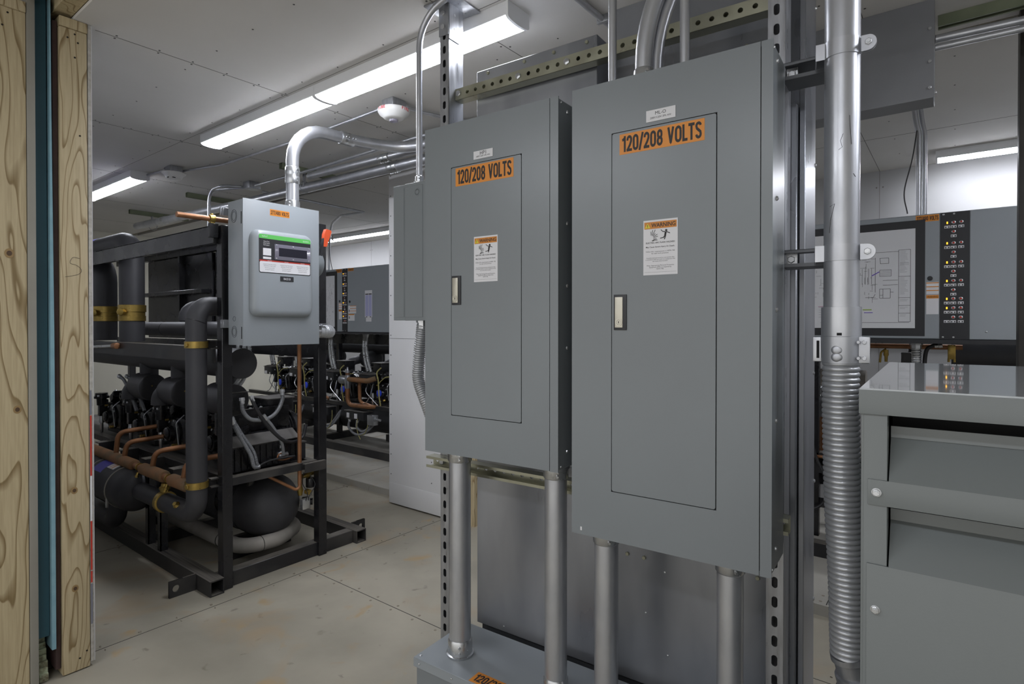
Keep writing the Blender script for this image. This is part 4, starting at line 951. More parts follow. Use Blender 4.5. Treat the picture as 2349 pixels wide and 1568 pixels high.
conduit('feed_conduit', 'thick bright conduit arching from the top of the safety switch to the ceiling', W, [(1.735, 2.84, 1.983), (1.735, 2.84, 2.44), (2.12, 2.82, 2.445), (2.42, 2.70, 2.445), (2.44, 2.0, 2.445), (2.44, 0.9, 2.445)], 0.0335, [0.24, 0.6, 0.25, 0.3],
        fits=(((1.735, 2.84, 1.983), (0, 0, 1), 0.045),), coups=(((1.735, 2.84, 2.165), (0, 0, 1)), ((2.07, 2.823, 2.444), (1, -0.03, 0))), up=(0.2, -1, 0))
t = thing('flexible_conduit', 'fat ribbed metal hose leaving the lower right of the safety switch', 'conduit', W, (1.9, 2.87, 1.33))
part(t, 'hose', flex(MB(), bend([(1.885, 2.845, 1.322), (1.985, 2.86, 1.320), (2.02, 3.02, 1.318), (2.02, 3.2, 1.29)], [0.06, 0.08]), 0.038, 0.0115, 0.004, 22), M['flexg'])
part(t, 'connector', MB().lathe((1.854, 2.842, 1.322), (1, 0, 0), [(0, 0.042), (0.012, 0.042), (0.013, 0.038), (0.035, 0.038)], 20), M['steel'])
part(t, 'bracket', MB().box(1.853, 1.925, 2.80, 2.83, 1.362, 1.367).hexnut((1.885, 2.80, 1.355), (0, -1, 0), 0.009, 0.006), M['strut'])

# ---------------------------------------------------------------- compressor rack (black frame on skids)
def sqtube(mb, x0, x1, y0, y1, z0, z1, t=0.006, axis='y'):
    mb.box(x0, x1, y0, y1, z0, z0+t).box(x0, x1, y0, y1, z1-t, z1)
    if axis == 'y': mb.box(x0, x0+t, y0, y1, z0+t, z1-t).box(x1-t, x1, y0, y1, z0+t, z1-t)
    return mb
def cframe(label, ox, oy, oz, L, mirror, near=True, group=None):
    """rack frame: x to the right 0..0.96, y away 0..L"""
    t = thing('rack_frame', label, 'equipment rack', W, (ox+0.48, oy, oz))
    def B(x0, x1, y0, y1, z0, z1, bev=0.003): return MB().box(ox+x0, ox+x1, oy+y0, oy+y1, oz+z0, oz+z1, bev, 1)
    part(t, 'skid_rail', sqtube(MB(), ox, ox+0.07, oy-0.012, oy+L, oz, oz+0.078), M['dusty'])
    part(t, 'skid_rail', sqtube(MB(), ox+0.888, ox+0.96, oy-0.005, oy+L, oz, oz+0.078), M['dusty'])
    for y, h in ((0.03, 0.078), (0.95, 0.07), (2.2, 0.07), (L-0.1, 0.07)):
        part(t, 'cross_beam', B(0.071, 0.887, y, y+0.065, 0, h), M['dusty'])
    return t, B
tA, B = cframe('black steel frame of the compressor rack carrying the safety switch', 1.335, 2.943, 0, 3.4, 1)
def lug(x0, x1, y):
    mb = MB(); mid = x0+0.035 if x0 < 1.5 else x1-0.033
    mb.cell((mid, y, 0.0415), (1, 0, 0), (0, 0, 1), 0.066, 0.083, 0.034, 0.034, 0.01)
    if x0 < 1.5: mb.box(mid+0.033, x1, y-0.01, y, 0, 0.083)
    else: mb.box(x0, mid-0.033, y-0.01, y, 0, 0.083)
    return mb
part(tA, 'lifting_lug', lug(1.203, 1.334, 3.09), M['dusty']); part(tA, 'lifting_lug', lug(2.296, 2.398, 3.09), M['dusty'])
part(tA, 'post', MB().box(1.409, 1.462, 2.953, 3.008, 0.0, 1.868, 0.003, 1), M['black'])
part(tA, 'post', MB().box(1.968, 2.022, 2.953, 3.008, 0.0, 1.952, 0.003, 1), M['black'])
for y in (5.9,):
    part(tA, 'post', MB().box(1.409, 1.46, y, y+0.05, 0.079, 1.80, 0.003, 1), M['black']); part(tA, 'post', MB().box(1.99, 2.04, y, y+0.05, 0.079, 1.95, 0.003, 1), M['black'])
part(tA, 'top_beam', MB().box(1.385, 1.408, 2.99, 6.25, 1.775, 1.868, 0.002, 1).box(1.385, 1.435, 3.01, 6.25, 1.862, 1.868), M['black'])
part(tA, 'end_plate', MB().box(1.355, 1.40, 2.965, 2.985, 1.80, 1.872, 0.002, 1), M['black'])
part(tA, 'rear_top_beam', MB().box(1.985, 2.03, 3.01, 6.2, 1.90, 1.955, 0.002, 1).box(1.93, 1.985, 3.01, 6.2, 1.948, 1.955), M['black'])
part(tA, 'middle_beam', MB().box(1.385, 1.395, 2.99, 6.25, 1.165, 1.245).box(1.395, 1.46, 3.01, 6.25, 1.239, 1.245), M['dusty'])
part(tA, 'rear_middle_beam', MB().box(1.985, 2.03, 3.01, 6.2, 1.165, 1.245, 0.002, 1), M['black'])
part(tA, 'top_cross_member', MB().box(1.463, 1.967, 2.965, 3.0, 1.80, 1.85, 0.002, 1), M['black'])
part(tA, 'deck_front_beam', MB().box(1.463, 1.967, 2.965, 2.972, 0.525, 0.565).box(1.463, 1.967, 2.972, 3.02, 0.560, 0.566), M['dusty'])
part(tA, 'deck_corner_bracket', MB().box(1.86, 2.0, 2.925, 2.93, 0.515, 0.565).box(1.86, 2.0, 2.93, 2.952, 0.56, 0.566), M['dusty'])
part(tA, 'deck_rail', MB().box(1.46, 1.51, 3.02, 6.2, 0.52, 0.56, 0.002, 1), M['dusty'])
part(tA, 'deck_rail', MB().box(1.95, 1.985, 3.02, 6.2, 0.52, 0.56, 0.002, 1), M['dusty'])
part(tA, 'deck_plate', MB().box(1.51, 1.95, 3.02, 6.2, 0.535, 0.542), M['dust'])
for y in (3.40, 3.79, 4.18, 4.57):
    part(tA, 'cross_bracket', MB().box(1.356, 1.46, y, y+0.005, 0.480, 0.562).box(1.356, 1.46, y+0.005, y+0.07, 0.557, 0.563), M['dusty'])
for y in (3.55, 3.72, 4.3):
    part(tA, 'tank_leg', MB().box(1.345, 1.385, y, y+0.006, 0.079, 0.489).box(1.345, 1.351, y, y+0.04, 0.079, 0.489), M['black'])
part(tA, 'rear_panel', MB().box(2.005, 2.03, 3.25, 4.30, 1.30, 1.895, 0.004, 1), M['black'])
part(tA, 'rear_panel', MB().box(2.0, 2.02, 4.34, 4.80, 1.375, 1.895, 0.004, 1).box(1.96, 2.0, 4.795, 4.82, 1.375, 1.895), M['black'])
part(tA, 'rear_panel', MB().box(2.0, 2.02, 4.85, 5.5, 1.375, 1.895, 0.004, 1), M['black'])
part(tA, 'backing_panel', MB().box(2.036, 2.045, 3.03, 5.6, 1.25, 1.898), M['black'])
part(tA, 'shelf', MB().box(1.93, 2.0, 4.36, 5.5, 1.592, 1.622, 0.002, 1), M['black'])
for z in (1.935, 1.365):
    part(tA, 'strut_stub', MB().box(1.398, 1.463, 2.9525-0.012, 2.9525, z-0.021, z+0.021, 0.001, 1).box(1.40, 1.412, 2.94, 2.9525, z-0.012, z+0.012), M['strut'])

# insulated suction riser at the front corner, with its clamps
def ins(name, label, pts, r, bends, m='rubber', n=24, seams=()):
    t = thing(name, label, 'insulated pipe', W, pts[-1])
    part(t, 'insulation', MB().tube(bend(pts, bends, 5), r, n), M[m])
    for p, d in seams:
        p = Vector(p); d = Vector(d).normalized(); part(t, 'insulation_seam', MB().lathe(p, d, [(-0.002, r-0.001), (-0.001, r+0.0015), (0.001, r+0.0015), (0.002, r-0.001)], n), M['cast'])
    return t
vx, vy = 1.317, 3.03
t = ins('insulated_pipe', 'black insulated pipe rising at the front corner of the rack, elbow at top', [(1.62, 3.10, 1.455), (vx, vy, 1.455), (vx, vy, 0.395), (vx, 3.74, 0.395)], 0.049, [0.075, 0.10], seams=(((vx, vy, 1.375), (0.35, 0, 1)),))
part(t, 'brass_bolt', MB().lathe((vx-0.03, 3.18, 0.425), (-0.7, -0.3, 0.6), [(0, 0.016), (0.012, 0.018), (0.02, 0.012), (0.028, 0.010)], 10), M['brass'])
def clampring(par, c, d, r, w=0.017, m='brass', bolt=(-1, -0.3, 0)):
    mb = MB().lathe(Vector(c)-Vector(d).normalized()*w, d, [(0, r), (0.0005, r+0.004), (2*w-0.0005, r+0.004), (2*w, r)], 26)
    mb.hexnut(Vector(c)+Vector(bolt).normalized()*r, bolt, 0.012, 0.012)
    return mb
for z, lb in ((1.26, 'upper'), (0.555, 'lower')):
    t = thing('pipe_clamp', lb+' brass coloured clamp on the black riser at the rack corner', 'clamp', W, (vx, vy, z))
    part(t, 'ring', clampring(t, (vx, vy, z), (0, 0, 1), 0.050), M['brass'])
    part(t, 'arm', MB().box(vx+0.05, 1.408, 2.985, 3.02, z-0.024, z-0.018).box(vx+0.05, 1.408, 2.985, 3.02, z+0.016, z+0.022).box(vx+0.05, 1.408, 3.016, 3.02, z-0.02, z+0.02), M['dusty'])
t = thing('brass_valve', 'round brass valve body clamped on the low black pipe', 'valve', W, (vx, 3.42, 0.395))
part(t, 'body', MB().lathe((vx, 3.395, 0.395), (0, 1, 0), [(0, 0.05), (0.003, 0.058), (0.035, 0.058), (0.038, 0.05)], 24), M['brass'])
part(t, 'cap', MB().lathe((vx, 3.415, 0.45), (0, 0, 1), [(0, 0.024), (0.012, 0.024), (0.013, 0.028), (0.026, 0.028), (0.03, 0.02), (0.045, 0.018), (0.048, 0.01)], 10), M['brass'])
t = thing('filter_shell', 'large black cylindrical filter shell with strap rings, lying low on the left of the rack', 'tank', W, (1.317, 4.1, 0.38))
part(t, 'shell', MB().lathe((1.317, 3.735, 0.385), (0, 1, 0), [(0, 0.05), (0.01, 0.075), (0.035, 0.103), (0.07, 0.118), (0.11, 0.122), (0.62, 0.122), (0.66, 0.128), (0.70, 0.128), (0.74, 0.115), (0.76, 0.06)], 40), M['rubber'])
for y in (3.93, 4.28):
    part(t, 'strap', MB().lathe((1.317, y, 0.385), (0, 1, 0), [(0, 0.121), (0.0005, 0.1255), (0.012, 0.1255), (0.0125, 0.121)], 40), mat('pale strap %s' % y, '9a968c', 0.5, 0.3))
    part(t, 'strap_bolt', MB().box(1.20, 1.212, y-0.004, y+0.016, 0.30, 0.41, 0.002).hexnut((1.206, y+0.006, 0.41), (0, 0, 1), 0.008, 0.012).hexnut((1.206, y+0.006, 0.30), (0, 0, -1), 0.008, 0.012), M['steel'])
def arcstick(y0, y1, a0, a1, r=0.1232, c=(1.317, 0.385)):
    mb = MB(); rg = []
    for y in (y0, y1): rg.append([Vector((c[0]+r*math.cos(math.radians(a0+(a1-a0)*k/8)), y, c[1]+r*math.sin(math.radians(a0+(a1-a0)*k/8)))) for k in range(9)])
    return mb.rings(rg, close=False, caps=False)
part(t, 'purple_label', arcstick(4.10, 4.24, 75, 140), M['purple'], 'purple label'); part(t, 'white_label', arcstick(3.99, 4.095, 75, 120), M['white'], 'white and orange label')
ws = t.children[-1]; part(ws, 'orange_stripes', arcstick(4.02, 4.032, 76, 119, 0.1237), M['orange']); part(ws, 'orange_stripes', arcstick(4.055, 4.062, 76, 119, 0.1237), M['orange'])
t = ins('insulated_pipe', 'short black elbow dropping from the filter shell to the skid', [(1.317, 4.12, 0.33), (1.317, 4.12, 0.145), (1.317, 4.75, 0.145)], 0.055, [0.07])
part(t, 'brass_bolt', MB().lathe((1.25, 4.32, 0.2), (-0.8, -0.3, 0.3), [(0, 0.012), (0.02, 0.014), (0.03, 0.008)], 10), M['brass'])

# big vertical suction lines with brass couplings
for y, lb in ((4.46, 'right'), (4.97, 'left')):
    top = 1.925 if lb == 'right' else 1.80
    t = ins('insulated_pipe', lb+' one of two fat black vertical pipes with brass couplings behind the top beam', [(1.52, y+(1.5 if lb == 'right' else 0.3), top), (1.52, y, top), (1.52, y, 1.246)], 0.075, [0.13], n=30)
    part(t, 'coupling', MB().lathe((1.52, y, 1.385), (0, 0, 1), [(0, 0.075), (0.001, 0.081), (0.035, 0.081), (0.036, 0.077), (0.062, 0.077), (0.063, 0.083), (0.108, 0.083), (0.11, 0.075)], 30), M['brass'], 'brass coupling')
    part(t, 'valve_cap', MB().lathe((1.46, y-0.045, 1.445), (-0.8, -0.6, 0), [(0, 0.018), (0.02, 0.018), (0.022, 0.024), (0.045, 0.024), (0.05, 0.016)], 8), M['brass'])
    if lb == 'right': part(t, 'blue_label', arcstick(5.0, 5.5, 60, 140, 0.0765, (1.52, 1.925)), M['purple'])

# suction header and its branches
t = ins('insulated_header', 'long black insulated header pipe with a round end cap behind the corner post', [(1.60, 6.1, 1.145), (1.60, 3.12, 1.145)], 0.084, [], n=32)
for y, lb in ((3.13, 'nearest'), (3.72, 'middle'), (4.21, 'farthest visible')):
    t = thing('suction_filter', lb+' black insulated suction filter with a round cap above the compressors', 'filter', W, (1.555, y+0.1, 0.945), 'suction filters of the front rack')
    r = 0.088
    part(t, 'shell', MB().lathe((1.555, y, 0.945), (0, 1, 0), [(0, r-0.006), (0.004, r), (0.20, r), (0.24, 0.075), (0.28, 0.05)], 34), M['rubber'])
    part(t, 'end_cap', MB().lathe((1.555, y-0.0015, 0.945), (0, 1, 0), [(0, r-0.008), (0.002, r-0.004)], 34), M['cap'])
    part(t, 'riser', MB().tube([(1.58, y+0.13, 0.98), (1.58, y+0.13, 1.10)], 0.055, 22), M['rubber'])
    part(t, 'down_pipe', MB().tube(bend([(1.555, y+0.12, 0.935), (1.51, y+0.235, 0.935), (1.505, y+0.235, 0.857)], 0.05), 0.056, 22), M['rubber'])
    part(t, 'cap_pin', MB().lathe((1.548, y, 0.955), (0, -1, 0), [(0, 0.005), (0.006, 0.004)], 8), M['brass'])

# ---------------------------------------------------------------- compressors
def compressor(ox, oy, oz, label, blue, group):
    """motor axis along x, oil pump end towards -x; footprint 0.42 x 0.34"""
    t = thing('compressor', label, 'compressor', W, (ox, oy, oz), group)
    Bx = lambda x0, x1, y0, y1, z0, z1, b=0.01: MB().box(ox+x0, ox+x1, oy+y0, oy+y1, oz+z0, oz+z1, b, 2)
    part(t, 'crankcase', Bx(-0.12, 0.14, -0.13, 0.13, 0.03, 0.22, 0.02), M['cast'])
    mb = MB()
    for k in range(7): mb.box(ox-0.1+k*0.036, ox-0.09+k*0.036, oy-0.137, oy+0.137, oz+0.04, oz+0.2, 0.002, 1)
    part(t, 'crankcase_ribs', mb, M['cast'])
    part(t, 'motor_barrel', MB().lathe((ox+0.12, oy, oz+0.13), (1, 0, 0), [(0, 0.125), (0.06, 0.13), (0.2, 0.125), (0.22, 0.115), (0.235, 0.09), (0.24, 0.03)], 30), M['cast'])
    mb = MB()
    for k in range(8): mb.lathe((ox+0.15+k*0.02, oy, oz+0.13), (1, 0, 0), [(0, 0.125), (0.001, 0.134), (0.006, 0.134), (0.007, 0.125)], 30)
    part(t, 'motor_ribs', mb, M['cast'])
    e = part(t, 'end_cover', MB().lathe((ox-0.12, oy, oz+0.12), (-1, 0, 0), [(0, 0.088), (0.012, 0.09), (0.02, 0.075), (0.022, 0.05), (0.045, 0.045), (0.05, 0.03)], 26), M['cast'])
    mb = MB()
    for k in range(8):
        a = math.pi*k/4+0.2; mb.hexnut((ox-0.132, oy+0.08*math.cos(a), oz+0.12+0.08*math.sin(a)), (-1, 0, 0), 0.008, 0.008)
    part(e, 'cover_bolts', mb, M['steel'])
    part(e, 'oil_cap', MB().lathe((ox-0.168, oy, oz+0.125), (-1, 0, 0), [(0, 0.036), (0.006, 0.037), (0.012, 0.03), (0.014, 0.0)], 24), M['blue'] if blue else M['cast'])
    for sg in (-1, 1):
        hd = MB().box(-0.10, 0.12, -0.05, 0.05, 0, 0.05, 0.008, 2)
        hd.bm.transform(Matrix.Translation((ox, oy+sg*0.085, oz+0.235)) @ Matrix.Rotation(R(-28*sg), 4, 'X'))
        h = part(t, 'cylinder_head', hd, M['cast'])
        mb = MB()
        for bx in (-0.08, -0.03, 0.03, 0.095):
            for by in (-0.038, 0.038):
                p = Matrix.Translation((ox, oy+sg*0.085, oz+0.235)) @ Matrix.Rotation(R(-28*sg), 4, 'X') @ Vector((bx, by, 0.05)); d = Matrix.Rotation(R(-28*sg), 3, 'X') @ Vector((0, 0, 1)); mb.hexnut(p, d, 0.009, 0.010)
        part(h, 'head_bolts', mb, M['steel'])
    b = part(t, 'terminal_box', Bx(0.13, 0.30, -0.09, 0.08, 0.265, 0.34, 0.006), M['black'])
    part(b, 'terminal_lid', Bx(0.125, 0.305, -0.095, 0.085, 0.341, 0.349, 0.002), M['dust'])
    v = part(t, 'suction_valve', MB().lathe((ox-0.16, oy+0.11, oz+0.20), (0, 0, 1), [(0, 0.03), (0.05, 0.032), (0.051, 0.048), (0.066, 0.048), (0.067, 0.04), (0.09, 0.04)], 16).box(ox-0.18, ox-0.12, oy+0.09, oy+0.13, oz+0.12, oz+0.24, 0.006), M['cast'])
    mb = MB()
    for a in (45, 135, 225, 315): mb.hexnut((ox-0.16+0.04*math.cos(R(a)), oy+0.11+0.04*math.sin(R(a)), oz+0.266), (0, 0, 1), 0.008, 0.012)
    part(v, 'flange_bolts', mb, M['steel'])
    part(v, 'valve_stem', MB().lathe((ox-0.16, oy+0.11, oz+0.10), (0, 0, -1), [(-0.03, 0.016), (0, 0.016), (0.004, 0.018), (0.03, 0.018), (0.032, 0.011), (0.10, 0.011), (0.104, 0.008)], 12), M['steel'], 'bright valve stem')
    part(t, 'discharge_valve', MB().lathe((ox-0.05, oy-0.13, oz+0.17), (0, -1, 0), [(0, 0.03), (0.03, 0.03), (0.031, 0.02), (0.06, 0.018)], 12).box(ox-0.075, ox-0.025, oy-0.17, oy-0.14, oz+0.13, oz+0.22, 0.005), M['cast'])
    part(t, 'brass_plug', MB().lathe((ox-0.135, oy-0.055, oz+0.055), (-1, 0, 0), [(0, 0.009), (0.015, 0.009), (0.017, 0.012), (0.028, 0.010)], 8).lathe((ox-0.135, oy+0.06, oz+0.20), (-1, 0, 0), [(0, 0.007), (0.02, 0.007)], 8), M['brass'])
    part(t, 'sight_tube', MB().tube(bend([(ox-0.11, oy-0.1, oz+0.24), (ox-0.16, oy-0.11, oz+0.2), (ox-0.15, oy-0.12, oz+0.06)], 0.03, 4), 0.004, 8), M['steel'])
    part(t, 'foot', Bx(-0.11, -0.05, -0.15, 0.15, 0.0, 0.03, 0.003), M['dusty']); part(t, 'foot', Bx(0.2, 0.26, -0.13, 0.13, 0.0, 0.04, 0.003), M['dusty'])
    return t
gA = 'compressors of the front rack'
compressor(1.665, 3.845, 0.565, 'black compressor under the middle suction filter of the front rack', False, gA)
compressor(1.665, 4.335, 0.565, 'black compressor under the farthest visible suction filter of the front rack', False, gA)
compressor(1.665, 4.90, 0.565, 'black compressor at the far left of the front rack beside the timber post', False, gA)
# the nearest one shows its square finned end between the posts
t = compressor(1.70, 3.36, 0.565, 'nearest black compressor, behind the corner post of the front rack', False, gA)
t = thing('control_module', 'wide black finned housing with a dusty sloping top between the rack posts', 'machine housing', W, (1.75, 3.12, 0.566))
part(t, 'housing', MB().poly([(1.50, 3.055, 0.567), (1.50, 3.055, 0.70), (1.50, 3.13, 0.745), (1.50, 3.20, 0.745), (1.50, 3.20, 0.567)], (0.40, 0, 0)), M['cast'])
part(t, 'top_cover', MB().poly([(1.495, 3.05, 0.7015), (1.495, 3.128, 0.748), (1.495, 3.135, 0.746), (1.495, 3.053, 0.697)], (0.41, 0, 0)), M['dust'], 'dusty grey sloping cover')
mb = MB()
for k in range(11): mb.box(1.52+k*0.036, 1.526+k*0.036, 3.046, 3.056, 0.575, 0.69)
part(t, 'fins', mb, M['cast'])
t = thing('motor_block', 'black ribbed block with a light metal lid behind the dusty housing', 'machine housing', W, (1.75, 3.26, 0.75))
part(t, 'block', MB().box(1.50, 1.93, 3.205, 3.235, 0.75, 0.875, 0.004), M['cast'])
part(t, 'lid', MB().box(1.49, 1.62, 3.11, 3.30, 0.985, 0.992, 0.002), M['dust'], 'dusty metal lid')
part(t, 'terminal_box', MB().box(1.50, 1.61, 3.12, 3.20, 0.88, 0.984, 0.004), M['black'])
t = thing('receiver_tank', 'big black domed receiver tank lying under the deck of the rack', 'tank', W, (1.80, 3.8, 0.11))
part(t, 'shell', MB().lathe((1.80, 3.06, 0.30), (0, 1, 0), [(0, 0.0), (0.006, 0.05), (0.02, 0.09), (0.045, 0.13), (0.08, 0.16), (0.13, 0.178), (0.18, 0.182), (1.7, 0.182)], 44), M['rubber'])
part(t, 'wrap_bands', MB().lathe((1.80, 3.40, 0.30), (0, 1, 0), [(0, 0.18), (0.001, 0.1855), (0.09, 0.1855), (0.091, 0.18)], 44).lathe((1.80, 3.30, 0.30), (0, 1, 0), [(0, 0.18), (0.001, 0.184), (0.004, 0.184), (0.005, 0.18)], 44), M['cast'])
part(t, 'end_valve', MB().lathe((1.965, 3.12, 0.29), (0.75, -0.66, 0), [(0, 0.03), (0.03, 0.032), (0.032, 0.02), (0.06, 0.02)], 14), M['cast'])
part(t, 'saddle', MB().box(1.60, 2.0, 3.3, 3.34, 0.0, 0.13, 0.004).box(1.60, 2.0, 4.3, 4.34, 0.0, 0.13, 0.004), M['dusty'])
part(t, 'lifting_lug', MB().box(1.665, 1.70, 3.18, 3.21, 0.44, 0.53, 0.003), M['black'])
ins('insulated_pipe', 'dusty grey insulated pipe looping over the floor under the receiver tank', [(1.965, 3.52, 0.16), (1.975, 3.20, 0.125), (1.80, 3.10, 0.12), (1.60, 3.13, 0.12), (1.595, 3.45, 0.12), (1.59, 4.2, 0.12)], 0.041, [0.09, 0.1, 0.12, 0.2], 'rubberd', 24,
    seams=(((1.70, 3.115, 0.12), (1, 0, 0)), ((1.595, 3.35, 0.12), (0, 1, 0))))
ins('insulated_pipe', 'black horizontal pipe lying above the middle beam', [(1.75, 3.35, 1.33), (1.75, 4.86, 1.33)], 0.05, [], n=22, seams=(((1.75, 4.5, 1.33), (0, 1, 0)),))
ins('insulated_pipe', 'short black elbow standing over the middle beam near the corner riser', [(1.68, 4.0, 1.385), (1.68, 4.0, 1.47), (1.95, 4.0, 1.47)], 0.05, [0.07], n=22)

# copper
def copper(label, pts, r, b, m='copper', name='copper_pipe', fr=W):
    return single(name, MB().tube(bend(pts, b, 5), r, 14), M[m], label, 'copper pipe', fr, pts[0])
t = thing('copper_header', 'thick weathered copper header running along the left of the rack deck', 'copper pipe', W, (1.32, 3.5, 0.525))
part(t, 'pipe', MB().tube([(1.32, 3.09, 0.528), (1.32, 6.0, 0.528)], 0.019, 20), M['copper'])
for y0, y1 in ((3.12, 3.33), (3.42, 3.72), (3.84, 4.75)): part(t, 'wide_section', MB().lathe((1.32, y0, 0.528), (0, 1, 0), [(0, 0.02), (0.004, 0.030), (0.012, 0.033), (y1-y0-0.012, 0.033), (y1-y0, 0.02)], 22), M['oldcopper'])
for y in (3.37, 3.77):
    part(t, 'oil_valve', MB().lathe((1.31, y, 0.50), (-0.3, 0, -1), [(0, 0.008), (0.02, 0.008), (0.021, 0.014), (0.035, 0.012)], 8), M['brass'])
    part(t, 'hanger_ring', MB().lathe((1.32, y-0.006, 0.528), (0, 1, 0), [(0, 0.019), (0.0005, 0.024), (0.012, 0.024), (0.0125, 0.019)], 20), M['brass'])
for y, dz, lb in ((3.20, 0.0, 'copper elbow rising from the header at the lower clamp'), (3.60, 0.0, 'copper elbow rising from the header under the middle compressor'), (4.02, 0.0, 'lower copper elbow beside the farthest visible compressor'), (4.16, 0.045, 'upper copper elbow beside the farthest visible compressor')):
    copper(lb, [(1.325, y, 0.555), (1.335, y-0.01, 0.64+dz), (1.56, y-0.10, 0.665+dz)], 0.0145, [0.05])
copper('upright copper pipe standing between the two rack posts', [(1.866, 2.99, 0.44), (1.866, 2.99, 1.256)], 0.0115, [])
copper('slim copper pipe slanting under the deck beam to the valve cluster', [(1.70, 3.04, 0.515), (1.862, 2.985, 0.40), (1.866, 2.99, 0.44)], 0.009, [0.02])
t = thing('copper_stub', 'horizontal copper stub clipped on top of the rack beside the safety switch', 'copper pipe', W, (1.33, 2.98, 1.9))
part(t, 'pipe', MB().tube([(1.209, 2.985, 1.895), (1.50, 2.985, 1.897)], 0.0135, 16), M['copper'])
part(t, 'clip', MB().lathe((1.362, 2.985, 1.897), (1, 0, 0), [(0, 0.0135), (0.001, 0.020), (0.026, 0.020), (0.027, 0.0135)], 12).box(1.366, 1.386, 2.975, 2.995, 1.868, 1.885).hexnut((1.375, 2.985, 1.915), (0, 0, 1), 0.008, 0.008), M['brass'])
t = thing('valve_cluster', 'cluster of small brass and steel valves with a black coil under the deck', 'valve', W, (1.90, 3.02, 0.42))
part(t, 'valve_bodies', MB().lathe((1.905, 3.03, 0.47), (1, 0, 0.1), [(0, 0.014), (0.03, 0.014), (0.031, 0.02), (0.05, 0.02), (0.051, 0.012), (0.09, 0.012)], 10).lathe((1.90, 3.04, 0.36), (0, 0, 1), [(0, 0.012), (0.03, 0.018), (0.06, 0.012), (0.11, 0.010)], 10).hexnut((1.93, 3.02, 0.38), (0, -1, 0), 0.018, 0.03), M['brass'])
part(t, 'coil', MB().cyl((1.955, 3.02, 0.40), (1.955, 3.02, 0.455), 0.026, 20, 0.004), M['cast'])
part(t, 'steel_block', MB().box(1.885, 1.935, 2.99, 3.02, 0.285, 0.345, 0.004), M['steel'])
mb = MB().tube(spline([(1.90, 3.0, 0.50), (1.885, 2.99, 0.44), (1.91, 2.98, 0.38), (1.90, 3.0, 0.31)]), 0.0025, 6).tube(spline([(1.94, 3.0, 0.48), (1.96, 2.98, 0.42), (1.92, 2.98, 0.36), (1.93, 3.0, 0.32)]), 0.0025, 6)
part(t, 'wires', mb, M['cable'])
t = thing('oil_controller', 'small black controller with green glowing digits beside the copper pipe', 'controller', W, (1.93, 3.10, 0.567))
part(t, 'body', MB().box(1.832, 1.95, 3.06, 3.14, 0.567, 0.662, 0.004), M['blackp'])
part(t, 'top_edge', MB().box(1.829, 1.953, 3.056, 3.144, 0.6625, 0.669), M['dust'])
text(t, '84', (1.858, 3.0592, 0.643), 0.024, 0.018, '-y', M['greenled'], name='digits')
part(t, 'fittings', MB().lathe((1.765, 3.05, 0.615), (1, 0, 0), [(0, 0.02), (0.02, 0.024), (0.035, 0.014), (0.06, 0.014)], 14).lathe((1.785, 3.07, 0.60), (0, 0, 1), [(0, 0.012), (0.05, 0.012), (0.055, 0.018), (0.07, 0.016)], 12), M['steel'])
single('capillary_tube', MB().tube(spline([(1.86, 3.03, 0.60), (1.80, 3.03, 0.59), (1.755, 3.03, 0.60), (1.76, 3.03, 0.625), (1.80, 3.04, 0.63)]), 0.004, 8), M['copper'], 'looped copper capillary beside the green digit controller', 'tube', W, (1.8, 3.03, 0.6))
# grey liquid tight conduits looping in front of the dusty housing
def hose(label, pts, r=0.011, m='flexd', name='flexible_conduit', ribs=True):
    t = thing(name, label, 'conduit', W, pts[0])
    path = spline(pts, 8)
    part(t, 'hose', (flex(MB(), path, r, r*0.55, r*0.16, 10) if ribs else MB().tube(path, r, 10)), M[m])
    p0, p1 = Vector(pts[0]), Vector(pts[1]); part(t, 'connector', MB().lathe(p0, p1-p0, [(-0.004, r*1.3), (0.012, r*1.35), (0.013, r*1.1), (0.03, r*1.1)], 8), M['steel'])
    return t
hose('grey conduit pair dropping from the nearest suction filter, left one', [(1.49, 3.03, 0.86), (1.53, 3.02, 0.77), (1.585, 3.01, 0.66), (1.61, 3.02, 0.59), (1.65, 3.04, 0.575)])
hose('grey conduit pair dropping from the nearest suction filter, right one', [(1.50, 3.045, 0.865), (1.55, 3.035, 0.77), (1.61, 3.03, 0.67), (1.63, 3.03, 0.60), (1.65, 3.05, 0.58)])
hose('grey conduit loop hanging from the left of the dusty housing', [(1.55, 3.03, 0.965), (1.55, 3.02, 0.90), (1.59, 3.02, 0.85), (1.65, 3.02, 0.835)])
hose('grey conduit curving up to a small metal box behind the copper pipe', [(1.80, 3.06, 0.985), (1.795, 3.05, 0.93), (1.75, 3.03, 0.87), (1.69, 3.02, 0.84), (1.64, 3.02, 0.86)])
hose('long dark cable sagging below the dusty housing to the right post', [(1.60, 3.03, 0.97), (1.62, 3.01, 0.90), (1.68, 3.0, 0.80), (1.76, 2.99, 0.715), (1.84, 3.02, 0.685), (1.91, 3.03, 0.70), (1.94, 3.04, 0.77)], 0.010, 'cable', 'power_cable', False)
hose('grey conduit dropping beside the controller fittings', [(1.66, 3.01, 0.86), (1.71, 3.0, 0.79), (1.76, 3.0, 0.70), (1.785, 3.02, 0.62)], 0.009, 'flexd', 'flexible_conduit', False)
hose('twisted dark wires lying on the deck beam', [(1.62, 3.03, 0.575), (1.70, 3.03, 0.60), (1.78, 3.02, 0.605), (1.86, 3.03, 0.60)], 0.006, 'cable', 'power_cable')
